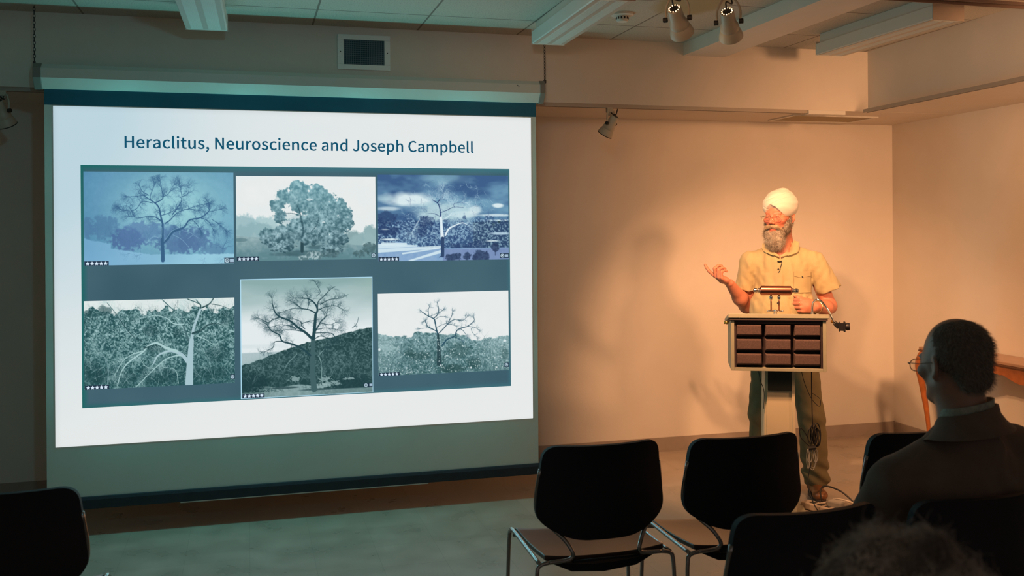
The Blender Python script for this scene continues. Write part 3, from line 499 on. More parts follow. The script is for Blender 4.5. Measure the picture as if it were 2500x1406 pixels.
def picture_snow():
    p = Pic(70, 125, 1985, 1312, 367, 226, 1); U, V = p.U, p.V; n = vnoise(p.h, p.w, 60, 1); n2 = vnoise(p.h, p.w, 7, 2, 3)
    cx = np.exp(-(((U-1150)/750)**2+((V-620)/560)**2))
    p.img = lerp3(c8(86, 140, 175), c8(150, 203, 212), np.clip(0.1+0.95*cx+0.25*(U/1985-0.5), 0, 1)); p.img += (n2-0.5)[..., None]*0.03
    # snow ground
    gl = 960+170*np.clip((U-70)/900, 0, 1)+20*np.sin(U/300.); gl = np.where(U > 400, 1090+90*np.clip((U-400)/500, 0, 1), gl-0.02*(U-70))
    # bush masses
    top = 650+60*np.sin(U/90.)+170*(1-np.exp(-((U-300)/160.)**2))*(U < 500)
    for (bx, by, rx, ry, c, o) in [(330, 830, 190, 170, (84, 128, 165), .75), (120, 830, 90, 140, (84, 128, 165), .8), (620, 980, 230, 150, (80, 112, 158), .9), (800, 900, 300, 160, (88, 124, 168), .7), (1250, 1000, 300, 190, (84, 118, 160), .85), (1450, 980, 260, 170, (84, 118, 160), .8), (1700, 1120, 180, 90, (90, 130, 165), .7), (1050, 900, 260, 130, (96, 138, 175), .6)]:
        d = ((U-bx)/rx)**2+((V-by)/ry)**2+(n2-0.5)*1.5
        p.blend(np.clip((1-d)*2.2, 0, 1)*o*(V < gl+30), c8(*c))
    p.blend(np.clip((V-gl)/14+0.5+(n2-.5)*2, 0, 1), lerp3(c8(118, 170, 205), c8(150, 200, 220), np.clip((U-70)/1500, 0, 1)))
    p.img += ((n-0.5)*0.05)[..., None]
    d1 = c8(58, 98, 135); d2 = c8(72, 112, 150)
    for k in range(46):
        x = p.rg.uniform(100, 1900); y = p.rg.uniform(960, 1150) if x > 420 else p.rg.uniform(850, 950)
        p.twig((x, y), math.pi/2+p.rg.uniform(-.3, .3), p.rg.uniform(90, 230), 5, 2, d2, 0.45)
    p.twig((1835, 1180), 1.57, 230, 9, 2, d1, .7); p.twig((640, 1160), 3.5, 90, 4, 2, d1, .6); p.twig((780, 1170), 3.9, 80, 4, 2, d1, .6); p.twig((1600, 1230), 4.2, 110, 4, 2, d1, .6); p.twig((1850, 1230), 4.0, 110, 4, 2, d1, .6)
    env = lambda e: ((e[0]-1150)/760)**2+((e[1]-760)/600)**2 < 1.05 or e[1] > 700
    W = c8(160, 208, 225)
    p.tree([([(1055, 1255), (1055, 1120), (1050, 1000), (1052, 900), (1055, 800)], 48, 26, d1, 0),
        ([(1058, 800), (1035, 700), (1010, 580), (960, 520), (900, 480), (830, 430)], 24, 8), ([(905, 480), (900, 430), (940, 330), (970, 260)], 10, 4), ([(880, 420), (800, 370), (760, 290)], 9, 4),
        ([(1040, 750), (960, 700), (860, 695), (770, 705), (640, 690)], 14, 5), ([(960, 520), (1040, 480), (1065, 440), (1050, 360), (1030, 250), (1020, 175)], 14, 3), ([(1060, 440), (1130, 400), (1200, 290)], 8, 3),
        ([(1090, 780), (1150, 740), (1240, 650), (1370, 600), (1500, 610)], 16, 5), ([(1180, 670), (1240, 590), (1295, 500), (1300, 400), (1270, 290)], 13, 4), ([(1300, 440), (1380, 400), (1400, 330)], 7, 3), ([(1040, 680), (1160, 640), (1220, 600)], 9, 6),
        ([(1060, 1030), (1120, 980), (1190, 890), (1330, 830), (1400, 740), (1540, 710), (1640, 640), (1670, 580), (1650, 520)], 30, 5), ([(1540, 710), (1640, 750), (1700, 850)], 8, 3), ([(1690, 730), (1780, 790), (1870, 870)], 7, 3), ([(1440, 740), (1500, 800), (1545, 870)], 9, 4), ([(1640, 640), (1720, 620), (1800, 600)], 7, 3),
        ([(930, 520), (800, 500), (730, 590), (640, 620), (520, 600)], 9, 4), ([(860, 420), (760, 430), (640, 440)], 8, 3), ([(700, 690), (620, 560), (520, 570)], 7, 3), ([(1380, 600), (1480, 560), (1620, 530)], 7, 3)],
        d1, tw=88, depth=2, dens=0.026, op=0.72, env=env, tww=6, lean=0.25)
    for pl, a, b in [([(1190, 930), (1300, 990), (1400, 1100)], 9, 4), ([(1030, 970), (930, 955), (840, 1040)], 10, 4), ([(1300, 870), (1440, 920), (1380, 980)], 7, 4), ([(1040, 960), (1045, 860), (1040, 820)], 9, 5), ([(1070, 1010), (1120, 950), (1190, 870), (1320, 815)], 7, 4), ([(1450, 930), (1530, 980)], 5, 3)]:
        sm = smoothpath([(x, y, 0) for x, y in pl], 5)
        for i in range(len(sm)-1): p.seg(sm[i], sm[i+1], a*.7, b*.7, W, .6)
    p.badge((75, 1252, 375, 1312), (1850, 1228, 1985, 1305), True); return p.img
def picture_summer():
    p = Pic(32, 160, 1875, 1275, 341, 205, 2); U, V = p.U, p.V; n = vnoise(p.h, p.w, 40, 11); n2 = vnoise(p.h, p.w, 9, 12, 4); n3 = vnoise(p.h, p.w, 5, 13, 2)
    p.img = lerp3(c8(226, 234, 234), c8(236, 238, 236), n)
    # misty trees left and right
    for bx, by, rx, ry, c, o in [(130, 830, 180, 190, (150, 185, 192), .9), (400, 830, 180, 160, (160, 195, 200), .8), (300, 900, 300, 130, (140, 176, 182), .8), (640, 800, 170, 120, (175, 205, 208), .7), (1800, 960, 110, 150, (130, 166, 170), .85), (1560, 1010, 150, 140, (120, 155, 160), .85), (1700, 1020, 200, 110, (150, 182, 186), .7)]:
        d = ((U-bx)/rx)**2+((V-by)/ry)**2+(n2-0.5)*1.2
        p.blend(np.clip((1.1-d)*2.5, 0, 1)*o, c8(*c))
    gy = 930+0.09*np.maximum(U-300, 0)+25*np.sin(U/200)
    g_ = lerp3(c8(150, 178, 182), c8(96, 134, 142), np.clip((V-930)/300+(n2-.5)*.8, 0, 1)); p.blend(np.clip((V-gy)/12, 0, 1), g_)
    p.blend(np.clip((1-((U-90)/90)**2-((V-995)/28)**2)*3, 0, 1)*.6, c8(84, 118, 126))
    for bx, by, rx, ry, o in [(870, 1180, 330, 45, .75), (1200, 1100, 300, 30, .7), (640, 1190, 200, 30, .5)]:
        p.blend(np.clip((1-((U-bx)/rx)**2-((V-by)/ry)**2)*1.6+(n2-.5), 0, 1)*o, c8(66, 98, 106))
    p.seg((885, 960), (880, 1150), 46, 42, c8(48, 76, 84)); p.seg((1010, 930), (1030, 1060), 60, 60, c8(60, 90, 98), .8)
    blobs = [(860, 330, 150, 100), (1060, 350, 130, 90), (700, 430, 160, 110), (1130, 450, 190, 130), (560, 560, 90, 110), (900, 520, 220, 140), (1320, 560, 180, 120), (1450, 640, 110, 110), (1150, 660, 280, 170), (600, 700, 100, 90), (1480, 790, 90, 110), (900, 800, 260, 150), (1250, 820, 260, 170), (1050, 950, 330, 130), (1330, 980, 170, 120), (640, 1010, 190, 100), (520, 960, 120, 90), (760, 920, 160, 120), (540, 1080, 100, 85), (660, 1075, 110, 90), (480, 1020, 90, 80), (600, 900, 150, 100), (400, 950, 80, 110), (1200, 1140, 110, 90), (1300, 1150, 130, 90), (820, 270, 90, 60), (1080, 300, 60, 50), (1380, 500, 50, 60)]
    m = np.zeros_like(U); tone = np.zeros_like(U)
    for bx, by, rx, ry in blobs:
        d = ((U-bx)/rx)**2+((V-by)/ry)**2+(n2-0.5)*1.3+(n3-.5)*.9; a = np.clip((1.0-d)*4, 0, 1)
        sh = 0.55-0.35*(V-by)/ry-0.12*(U-bx)/rx
        tone = tone*(1-a)+sh*a; m = np.maximum(m, a)
    t = np.clip(tone*0.60+(n3-0.5)*1.4+(n2-.5)*1.3+0.12, 0, 1)
    depth = np.clip((V-250)/900, 0, 1)
    hi = lerp3(c8(150, 192, 200), c8(150, 182, 190), depth); lo = lerp3(c8(92, 142, 154), c8(52, 84, 94), depth)
    f = hi*t[..., None]+lo*(1-t[..., None]); p.blend(m*0.97, f)
    for hx, hy, rx, ry in [(760, 690, 100, 34), (660, 770, 70, 30), (985, 470, 40, 16), (560, 460, 34, 16), (1170, 770, 22, 14)]:
        p.blend(np.clip((1-((U-hx)/rx)**2-((V-hy)/ry)**2+(n3-.5)*2)*2.5, 0, 1)*.85, c8(205, 220, 222))
    dk = c8(50, 84, 96)
    for pl, a, b in [([(870, 700), (850, 620), (820, 540)], 16, 8), ([(850, 680), (760, 650), (660, 650)], 12, 5), ([(880, 960), (900, 880), (870, 720)], 30, 18), ([(1000, 900), (1080, 800), (1100, 700)], 14, 6)]:
        sm = smoothpath([(x, y, 0) for x, y in pl], 4)
        for i in range(len(sm)-1): p.seg(sm[i], sm[i+1], a, b, dk, .6)
    for bx, by, rx, ry in [(1040, 1210, 130, 70), (900, 1240, 90, 40)]:
        d = ((U-bx)/rx)**2+((V-by)/ry)**2+(n3-0.5)*1.6; p.blend(np.clip((1-d)*3, 0, 1)*.9, lerp3(c8(90, 122, 128), c8(175, 198, 202), np.clip((n3-.4)*4, 0, 1)))
    for bx, by, rx, ry in [(1650, 1190, 110, 50), (1780, 1130, 110, 80), (1280, 1190, 130, 60)]:
        d = ((U-bx)/rx)**2+((V-by)/ry)**2+(n3-0.5)*1.6; p.blend(np.clip((1-d)*3, 0, 1)*.7, lerp3(c8(50, 78, 84), c8(100, 132, 138), n3))
    p.badge((36, 1210, 322, 1275), (1805, 1185, 1875, 1252), False); return p.img
def picture_storm():
    p = Pic(65, 145, 1785, 1283, 320, 208, 3); U, V = p.U, p.V; n = vnoise(p.h, p.w, 34, 21, 4, 2.2); n2 = vnoise(p.h, p.w, 8, 22, 4); n3 = vnoise(p.h, p.w, 3.2, 23, 2)
    p.img = lerp3(c8(62, 96, 138), c8(112, 156, 184), np.clip((n-.35)*2.6, 0, 1))
    def glow(bx, by, rx, ry, o, c=(222, 238, 240)):
        p.blend(np.clip((1-((U-bx)/rx)**2-((V-by)/ry)**2+(n-.5)*1.6)*1.1, 0, 1)*o, c8(*c))
    glow(1000, 190, 420, 90, .35, (150, 190, 200)); glow(420, 460, 360, 110, .95); glow(150, 450, 160, 60, .5, (170, 205, 215)); glow(200, 590, 180, 34, .95); glow(900, 640, 500, 130, .8, (190, 218, 222)); glow(1640, 550, 80, 32, .95); glow(1330, 610, 90, 60, .7); glow(1600, 680, 260, 22, .8); glow(1650, 750, 240, 16, .9); glow(1200, 670, 200, 50, .6)
    p.blend(((V > 560) & (U < 700) & (V < 640)).astype(float)*.25, c8(70, 110, 150))
    p.blend(np.clip((V-770-20*np.sin(U/400))/6, 0, 1)*(U > 1300), c8(52, 74, 84))
    gl = np.clip((V-(960+0*U)+(n2-.5)*160)/40, 0, 1)
    p.blend(np.clip((V-700+(n2-.5)*260)/60, 0, 1)*np.where(U < 330, .9, .75), lerp3(c8(50, 76, 118), c8(150, 186, 210), np.clip((n3-.42)*3.4, 0, 1)))
    for bx, by, rx, ry, o in [(170, 720, 170, 110, .7), (690, 760, 120, 90, .85), (180, 880, 190, 60, .8), (640, 880, 80, 100, .6), (1080, 1090, 120, 50, .85), (1350, 1080, 160, 60, .8)]:
        p.blend(np.clip((1-((U-bx)/rx)**2-((V-by)/ry)**2+(n2-.5)*2)*2, 0, 1)*o, c8(44, 66, 106))
    glow(160, 860, 70, 14, .9); glow(1650, 925, 180, 24, .85, (190, 215, 230)); glow(1550, 1025, 110, 12, .8)
    # snow field
    gy = 1050+60*np.clip((U-400)/300, 0, 1)-30*np.exp(-((U-330)/90)**2)
    p.blend(np.clip((V-gy)/10+(n2-.5), 0, 1), lerp3(c8(120, 160, 200), c8(150, 178, 210), n2))
    p.blend(np.clip((V-1120)/10, 0, 1)*(U > 900)*.9, lerp3(c8(130, 150, 190), c8(110, 135, 178), n2))
    glow(200, 990, 140, 18, .9)
    for a, b, w1, w2 in [((65, 1080), (560, 1080), 60, 20), ((65, 1140), (860, 1100), 50, 34), ((380, 1180), (860, 1110), 22, 16), ((460, 1278), (870, 1160), 22, 40), ((120, 1050), (420, 1055), 40, 30)]: p.seg(a, b, w1, w2, c8(216, 236, 242), .85)
    L = c8(186, 216, 228); D = c8(42, 62, 110); W = c8(226, 240, 246)
    env = lambda e: ((e[0]-980)/640)**2+((e[1]-760)/580)**2 < 1.02
    for k in range(230):
        x = p.rg.uniform(320, 1640); y = p.rg.uniform(250, 1080)
        if env((x, y)): p.twig((x, y), p.rg.uniform(0, 6.28), p.rg.uniform(60, 130), 4.5, 1, L if p.rg.random() < .7 else D, .42, env, .6)
    p.tree([([(895, 980), (885, 880), (880, 760), (875, 680)], 44, 22, W, 0), ([(875, 690), (868, 620), (850, 540), (820, 505), (760, 470)], 17, 7, D), ([(835, 520), (870, 460), (960, 480)], 8, 4, D), ([(880, 640), (960, 610), (1050, 570), (1180, 575)], 9, 4, D), ([(860, 690), (780, 655), (680, 660)], 8, 4, D), ([(1050, 570), (1060, 520), (1200, 510)], 6, 3, D), ([(840, 500), (900, 440), (910, 330)], 7, 3, D), ([(935, 940), (980, 860), (1060, 815), (1160, 780), (1230, 810)], 24, 5, W), ([(900, 740), (980, 690), (1020, 650)], 7, 4, W), ([(600, 720), (560, 800), (500, 900)], 5, 3, W)], L, tw=95, depth=2, dens=0.035, op=.6, env=env, tww=5, lean=.3)
    p.seg((897, 985), (895, 1215), 46, 44, c8(52, 74, 110)); p.seg((900, 1210), (850, 1235), 24, 8, c8(52, 74, 110))
    for bx, by, rx, ry in [(1020, 1240, 90, 60), (1095, 1230, 50, 60), (1215, 1230, 60, 60), (1400, 1230, 140, 80), (1600, 1110, 60, 60)]:
        p.blend(np.clip((1-((U-bx)/rx)**2-((V-by)/ry)**2+(n2-.5)*1.6)*3, 0, 1)*.92, lerp3(c8(38, 52, 84), c8(70, 92, 126), n3))
    p.seg((1597, 1120), (1597, 1220), 8, 8, c8(50, 66, 100))
    p.badge((70, 1218, 332, 1283), (1660, 1192, 1782, 1260), True); return p.img
def picture_branches():
    p = Pic(72, 136, 1795, 1140, 368, 212, 4); U, V = p.U, p.V; n = vnoise(p.h, p.w, 30, 31); n2 = vnoise(p.h, p.w, 9, 32, 4); n3 = vnoise(p.h, p.w, 3, 33, 2)
    p.img = lerp3(c8(216, 228, 226), c8(228, 236, 234), n)
    top = 235+45*np.sin(U/37.)*np.sin(U/91.)+30*(n2-.5)*4; top = np.where(U < 380, top+10, top+20)
    t = np.clip((n3-.36)*2.2+(n2-.5)*.9, 0, 1)*(1-0.55*np.clip((V-500)/650, 0, 1))+0.05
    p.blend(np.clip((V-top)/18, 0, 1), lerp3(c8(34, 76, 80), c8(150, 186, 188), t))
    for bx, by, rx, ry, o in [(300, 250, 90, 60, .6), (110, 270, 60, 40, .6), (820, 480, 90, 80, .6), (1130, 530, 60, 70, .6), (1700, 370, 120, 100, .55), (1580, 780, 150, 120, .6), (880, 690, 130, 60, .7), (400, 1000, 300, 120, .55), (900, 1000, 280, 120, .6), (1500, 1010, 240, 100, .6), (160, 950, 160, 160, .6)]:
        p.blend(np.clip((1-((U-bx)/rx)**2-((V-by)/ry)**2+(n2-.5)*2)*1.6, 0, 1)*o, c8(30, 66, 70))
    L = c8(172, 206, 206); D = c8(46, 80, 84); T = c8(166, 196, 204)
    for k in range(420):
        x = p.rg.uniform(80, 1790); y = p.rg.uniform(330, 1130)
        p.twig((x, y), math.pi/2+p.rg.uniform(-1.1, 1.1), p.rg.uniform(70, 210), 4.2, 1, L if p.rg.random() < .72 else D, .5, None, .4)
    for k in range(60):
        x = p.rg.uniform(80, 1790); p.twig((x, p.rg.uniform(250, 420)), math.pi/2+p.rg.uniform(-.8, .8), p.rg.uniform(50, 130), 4, 1, D, .55, lambda e: e[1] > 140, .4)
    p.tree([([(1255, 1120), (1262, 950), (1270, 800), (1285, 620)], 92, 52, T, 0), ([(1285, 620), (1310, 480), (1370, 320), (1395, 250)], 34, 20, T), ([(1395, 250), (1380, 200), (1240, 140)], 14, 10, D), ([(1410, 245), (1500, 200), (1550, 130)], 16, 12, D), ([(1380, 200), (1340, 150)], 12, 8, D), ([(1300, 540), (1390, 510), (1470, 450), (1560, 435), (1640, 450)], 26, 8, D), ([(1250, 620), (1210, 500), (1175, 400), (1175, 300), (1080, 260), (950, 140)], 22, 9, c8(70, 106, 110)), ([(1190, 430), (1080, 420), (1010, 360), (880, 320), (700, 350)], 12, 4, L),
        ([(1235, 860), (1180, 790), (1100, 745), (1020, 735), (900, 780), (840, 880)], 44, 10, T), ([(1120, 740), (1000, 700), (930, 660), (870, 635), (780, 670), (730, 730), (560, 850), (480, 960), (440, 1100)], 30, 6, L), ([(1160, 790), (1080, 795), (980, 830), (880, 910), (740, 1040), (650, 1130)], 12, 6, L), ([(740, 690), (860, 660), (940, 680)], 14, 8, D), ([(730, 720), (600, 760), (500, 830), (420, 960)], 9, 4, L), ([(720, 610), (630, 560), (520, 430), (430, 290), (330, 160)], 10, 5, D), ([(1340, 570), (1440, 610), (1540, 680)], 10, 4, L), ([(1520, 205), (1640, 230), (1780, 290)], 7, 3, D), ([(1130, 150), (1130, 250)], 6, 4, D), ([(1130, 1110), (1100, 960), (990, 920)], 7, 3, L), ([(850, 930), (760, 900), (700, 820)], 6, 3, L), ([(330, 1080), (330, 850), (200, 640)], 12, 5, c8(110, 146, 150))],
        D, tw=85, depth=2, dens=0.02, op=.6, tww=4.5, lean=.0, col2=L)
    p.badge((80, 1090, 345, 1140), (1735, 1035, 1795, 1090), False); return p.img
def picture_hill():
    p = Pic(68, 50, 1468, 1330, 326, 297, 5); U, V = p.U, p.V; n = vnoise(p.h, p.w, 60, 41, 4, 3.0); n2 = vnoise(p.h, p.w, 10, 42, 4); n3 = vnoise(p.h, p.w, 3.2, 43, 2)
    p.img = lerp3(c8(140, 172, 172), c8(226, 234, 236), np.clip((V-60)/520+(n-.5)*.5, 0, 1)); p.blend(np.clip((U-1150)/400, 0, 1)*np.clip((400-V)/400, 0, 1)*.6, c8(150, 178, 166))
    p.blend(np.clip((V-740)/60, 0, 1)*np.clip((U < 560)*1.0, 0, 1)*np.clip(.5+(n-.5)*2.6, 0, 1), c8(166, 192, 196)); p.blend(np.clip((V-830)/14, 0, 1)*.6, c8(140, 168, 172))
    ridge = np.interp(U, [68, 200, 350, 560, 700, 800, 920, 1050, 1200, 1330, 1470], [965, 935, 880, 810, 760, 735, 715, 690, 650, 618, 605])+(n2-.5)*26
    t = np.clip((n3-.38)*1.6+(n2-.5)*.9, 0, 1)*.8*(1-.5*np.clip((V-800)/450, 0, 1))
    p.blend(np.clip((V-ridge)/7, 0, 1), lerp3(c8(38, 70, 72), c8(120, 152, 152), t))
    p.blend(np.clip((1-((U-180)/200)**2-((V-1170)/130)**2+(n2-.5))*2, 0, 1)*.75, c8(32, 62, 66)); p.blend(np.clip((1-((U-1230)/220)**2-((V-1200)/110)**2+(n2-.5))*2, 0, 1)*.7, c8(36, 66, 70))
    for bx, by, rx, ry in [(620, 1140, 60, 30), (950, 1150, 60, 34), (1000, 1200, 120, 26), (1200, 1160, 60, 14), (900, 1225, 90, 30)]:
        p.blend(np.clip((1-((U-bx)/rx)**2-((V-by)/ry)**2+(n3-.5)*2.4)*2, 0, 1)*.7, c8(160, 186, 186))
    p.blend(np.clip((V-1205-10*np.sin(U/60))/10, 0, 1)*np.clip(1.3-np.abs(U-620)/330+(n3-.5)*1.2, 0, 1)*.85, c8(150, 176, 176)); p.blend(np.clip((V-1262)/10, 0, 1)*.75, lerp3(c8(110, 140, 142), c8(150, 176, 176), n2)); p.blend(np.clip((1-((U-520)/170)**2-((V-1228)/14)**2)*2, 0, 1)*.8, c8(50, 78, 82)); p.blend(np.clip((1-((U-900)/260)**2-((V-1262)/12)**2)*2, 0, 1)*.7, c8(50, 78, 82))
    D = c8(40, 72, 80); G = c8(120, 152, 152)
    for k in range(190):
        x = p.rg.uniform(120, 1450); y = p.rg.uniform(900, 1180)
        if y > np.interp(x, [68, 560, 1050, 1470], [1000, 860, 740, 700]): p.twig((x, y), math.pi/2+p.rg.uniform(-.9, .9), p.rg.uniform(60, 150), 3.6, 1, G, .38, None, .4)
    env = lambda e: ((e[0]-730)/560)**2+((e[1]-560)/490)**2 < 1.04
    p.tree([([(830, 1260), (815, 1100), (812, 950), (818, 820), (820, 700)], 62, 40, c8(66, 98, 102), 0), ([(825, 710), (835, 620), (845, 520), (850, 450)], 36, 26, D, 0), ([(850, 450), (870, 400), (850, 340), (800, 290), (740, 268), (620, 265)], 22, 6), ([(870, 390), (880, 310), (930, 260), (1010, 180), (1060, 150)], 12, 4), ([(885, 400), (950, 370), (1060, 360), (1130, 395)], 10, 4), ([(900, 340), (1000, 290), (1110, 280), (1200, 240)], 9, 4), ([(845, 430), (780, 395), (700, 375), (640, 320)], 14, 5), ([(700, 375), (600, 380), (490, 415)], 7, 3), ([(765, 390), (780, 300), (770, 260)], 7, 4),
        ([(800, 700), (740, 640), (660, 580), (580, 510), (480, 465), (430, 420), (400, 330), (395, 270)], 28, 6), ([(480, 465), (400, 490), (350, 520), (260, 470)], 10, 4), ([(720, 630), (640, 612), (540, 605), (450, 610)], 10, 4), ([(735, 600), (700, 560), (690, 520), (620, 490)], 9, 4), ([(700, 545), (760, 525), (820, 515)], 7, 5), ([(640, 600), (600, 570), (480, 548), (380, 570)], 9, 4),
        ([(790, 890), (700, 810), (600, 760), (500, 725), (470, 660), (390, 610), (340, 540)], 22, 7), ([(500, 725), (420, 730), (400, 790), (320, 830)], 9, 4), ([(600, 760), (590, 800)], 5, 3),
        ([(840, 640), (880, 570), (910, 520), (960, 470), (975, 400)], 16, 5), ([(905, 545), (1000, 565), (1060, 545)], 7, 3), ([(850, 650), (930, 650), (1020, 660), (1050, 695)], 9, 4), ([(835, 715), (900, 685), (990, 715)], 10, 4), ([(870, 610), (960, 600), (1080, 620)], 8, 4), ([(860, 250), (900, 200), (850, 100)], 6, 3), ([(1240, 610), (1290, 560), (1310, 490)], 6, 3), ([(890, 880), (950, 820)], 9, 5, G), ([(880, 900), (910, 1000), (905, 1180)], 12, 8, G), ([(650, 870), (560, 960), (520, 1030)], 8, 4, G)],
        D, tw=74, depth=2, dens=0.026, op=.66, env=env, tww=4.6, lean=.25)
    p.badge((82, 1275, 312, 1322), (1360, 1218, 1460, 1268), True)
    e = np.minimum(np.minimum(U-68, 1468-U), np.minimum(V-50, 1330-V)); p.blend(np.clip((11-e)/3, 0, 1), c8(176, 220, 240)); return p.img
def picture_snowfall():
    p = Pic(72, 72, 1862, 1185, 320, 198, 6); U, V = p.U, p.V; n = vnoise(p.h, p.w, 40, 51); n2 = vnoise(p.h, p.w, 9, 52, 4); n3 = vnoise(p.h, p.w, 2.6, 53, 2)
    p.img = lerp3(c8(228, 234, 233), c8(234, 237, 236), n)
    top = np.interp(U, [72, 200, 400, 520, 560, 700, 850, 1000, 1150, 1300, 1340, 1500, 1862], [590, 630, 650, 660, 600, 610, 620, 650, 640, 700, 740, 730, 690])+(n2-.5)*60
    t = np.clip(.5+(n3-.5)*1.1+(n2-.5)*.8-.3*np.clip((V-700)/450, 0, 1), 0, 1)
    far = np.clip((np.abs(U-900)-430)/300, 0, 1)
    f = lerp3(c8(60, 98, 102), c8(160, 192, 196), t); f = f*(1-.35*far[..., None])+.35*far[..., None]*np.array(c8(180, 206, 208))*(1-.5*np.clip((V-800)/300, 0, 1))[..., None]+.35*far[..., None]*.5*np.clip((V-800)/300, 0, 1)[..., None]*f
    p.blend(np.clip((V-top)/14+(n3-.5)*1.2, 0, 1), f)
    for bx, by, rx, ry, o in [(1150, 880, 180, 110, .35), (620, 930, 200, 60, .5), (480, 880, 90, 60, .45), (1050, 1120, 200, 60, .6), (1360, 1070, 120, 90, .5), (890, 1000, 90, 90, .3), (1800, 960, 60, 100, .35)]:
        p.blend(np.clip((1-((U-bx)/rx)**2-((V-by)/ry)**2+(n2-.5)*2)*1.6, 0, 1)*o, c8(36, 68, 68))
    p.blend(np.clip((1-((U-200)/140)**2-((V-800)/60)**2+(n2-.5))*1.6, 0, 1)*.5, c8(170, 200, 202))
    D = c8(44, 82, 100)
    p.tree([([(885, 1050), (885, 900), (880, 780), (875, 640)], 62, 26, c8(46, 74, 80), 0), ([(870, 640), (850, 560), (835, 470), (815, 430), (740, 390), (660, 335)], 18, 9), ([(820, 425), (870, 375), (885, 300), (868, 215)], 13, 6), ([(885, 360), (940, 320)], 8, 4), ([(840, 440), (900, 405), (960, 405)], 6, 3), ([(750, 390), (745, 310), (760, 270)], 9, 4), ([(850, 600), (790, 565), (730, 525), (710, 470)], 12, 5), ([(800, 570), (740, 555), (640, 560)], 7, 3), ([(895, 625), (950, 570), (1030, 490), (1110, 450), (1180, 460)], 14, 5), ([(1020, 480), (1060, 410), (1075, 345)], 9, 5), ([(860, 550), (940, 515), (1000, 500)], 6, 3), ([(1000, 515), (1060, 520), (1120, 540)], 8, 4), ([(930, 800), (1000, 720), (1100, 680), (1130, 610), (1180, 575), (1280, 550), (1370, 480), (1370, 430)], 20, 5), ([(1280, 550), (1380, 570), (1430, 600)], 7, 3), ([(1180, 575), (1230, 620), (1270, 690)], 7, 3), ([(1330, 580), (1350, 640), (1410, 700)], 5, 3), ([(1110, 690), (1200, 740)], 9, 4), ([(760, 400), (850, 365)], 5, 3), ([(730, 430), (690, 460)], 5, 3), ([(1130, 470), (1220, 460), (1280, 420)], 6, 3)], D, tw=50, depth=1, dens=0.018, op=.6, tww=4.5, lean=.2)
    p.twig((1525, 900), 1.57, 200, 10, 1, c8(60, 96, 100), .7)
    for k in range(520):
        x = p.rg.uniform(80, 1860); y = 680+480*p.rg.random()**.8; r = p.rg.uniform(4, 11); p.seg((x, y), (x+p.rg.uniform(-6, 6), y+p.rg.uniform(0, 10)), r, r, c8(215, 232, 232), p.rg.uniform(.35, .95))
    for x, y, r in [(88, 820, 30), (1805, 765, 30), (1325, 1120, 22), (1685, 1130, 16), (490, 1190, 22), (970, 955, 18), (910, 1070, 20)]: p.seg((x, y), (x, y+4), r, r, c8(230, 240, 242), .9)
    p.badge((80, 1138, 352, 1185), (1792, 1075, 1860, 1135), False); return p.img

def blank():
    h, w_ = 120, 170; V, U = np.mgrid[0:h, 0:w_]; U = U/w_; V = V/h
    n = vnoise(h, w_, 12, 61, 3, 3)
    t = np.clip(1-1.1*np.exp(-((U+.05)/.28)**2-((V)/.55)**2)-.25*(1-V)*(1-U)+(n-.5)*.10, 0, 1)
    im = lerp3(c8(188, 213, 223), c8(231, 234, 233), t)
    e = np.minimum(np.minimum(U, 1-U)*1.45, np.minimum(V, 1-V)); im = im*(1-(.05*np.clip(1-e/.012, 0, 1))[..., None]); return im
def panel():
    h, w_ = 110, 200; V, U = np.mgrid[0:h, 0:w_]; U = U/w_; V = V/h; n = vnoise(h, w_, 30, 62, 3)
    im = lerp3(c8(60, 92, 106), c8(72, 104, 116), np.clip(n*1.4-.2, 0, 1))
    e = np.minimum(np.minimum(U*2.1, (1-U)*2.1), np.minimum(V, 1-V)); m = np.clip(1-e/.03, 0, 1)*.8
    im = im*(1-m[..., None])+lerp3(c8(20, 104, 98), c8(62, 122, 132), np.clip(U*2.2, 0, 1))*m[..., None]; return im
O = -0.32
sl = colmesh('projected_slide', blank(), -0.977+O, 1.632+O, 0.475, 2.265, -0.0030, scr, M_pic)
colmesh('picture_panel', panel(), -0.846+O, 1.497+O, 0.674, 1.957, -0.0045, sl, M_pic)
for fn, b in ((picture_snow, (-0.832, -0.072, 1.425, 1.922)), (picture_summer, (-0.059, 0.705, 1.437, 1.905)), (picture_storm, (0.718, 1.489, 1.423, 1.918)), (picture_branches, (-0.835, -0.072, 0.77, 1.238)), (picture_hill, (-0.041, 0.684, 0.679, 1.337)), (picture_snowfall, (0.714, 1.485, 0.769, 1.239))):
    colmesh('tree_picture', fn(), b[0]+O, b[1]+O, b[2], b[3], -0.0060, sl, M_pic)['label'] = {'picture_snow': 'blue picture of a bare tree in snow', 'picture_summer': 'picture of a leafy tree in mist', 'picture_storm': 'blue picture of a frosted tree under storm clouds', 'picture_branches': 'picture of arching bare branches', 'picture_hill': 'framed picture of a bare tree before a wooded hill', 'picture_snowfall': 'picture of a small bare tree in snowfall'}[fn.__name__]
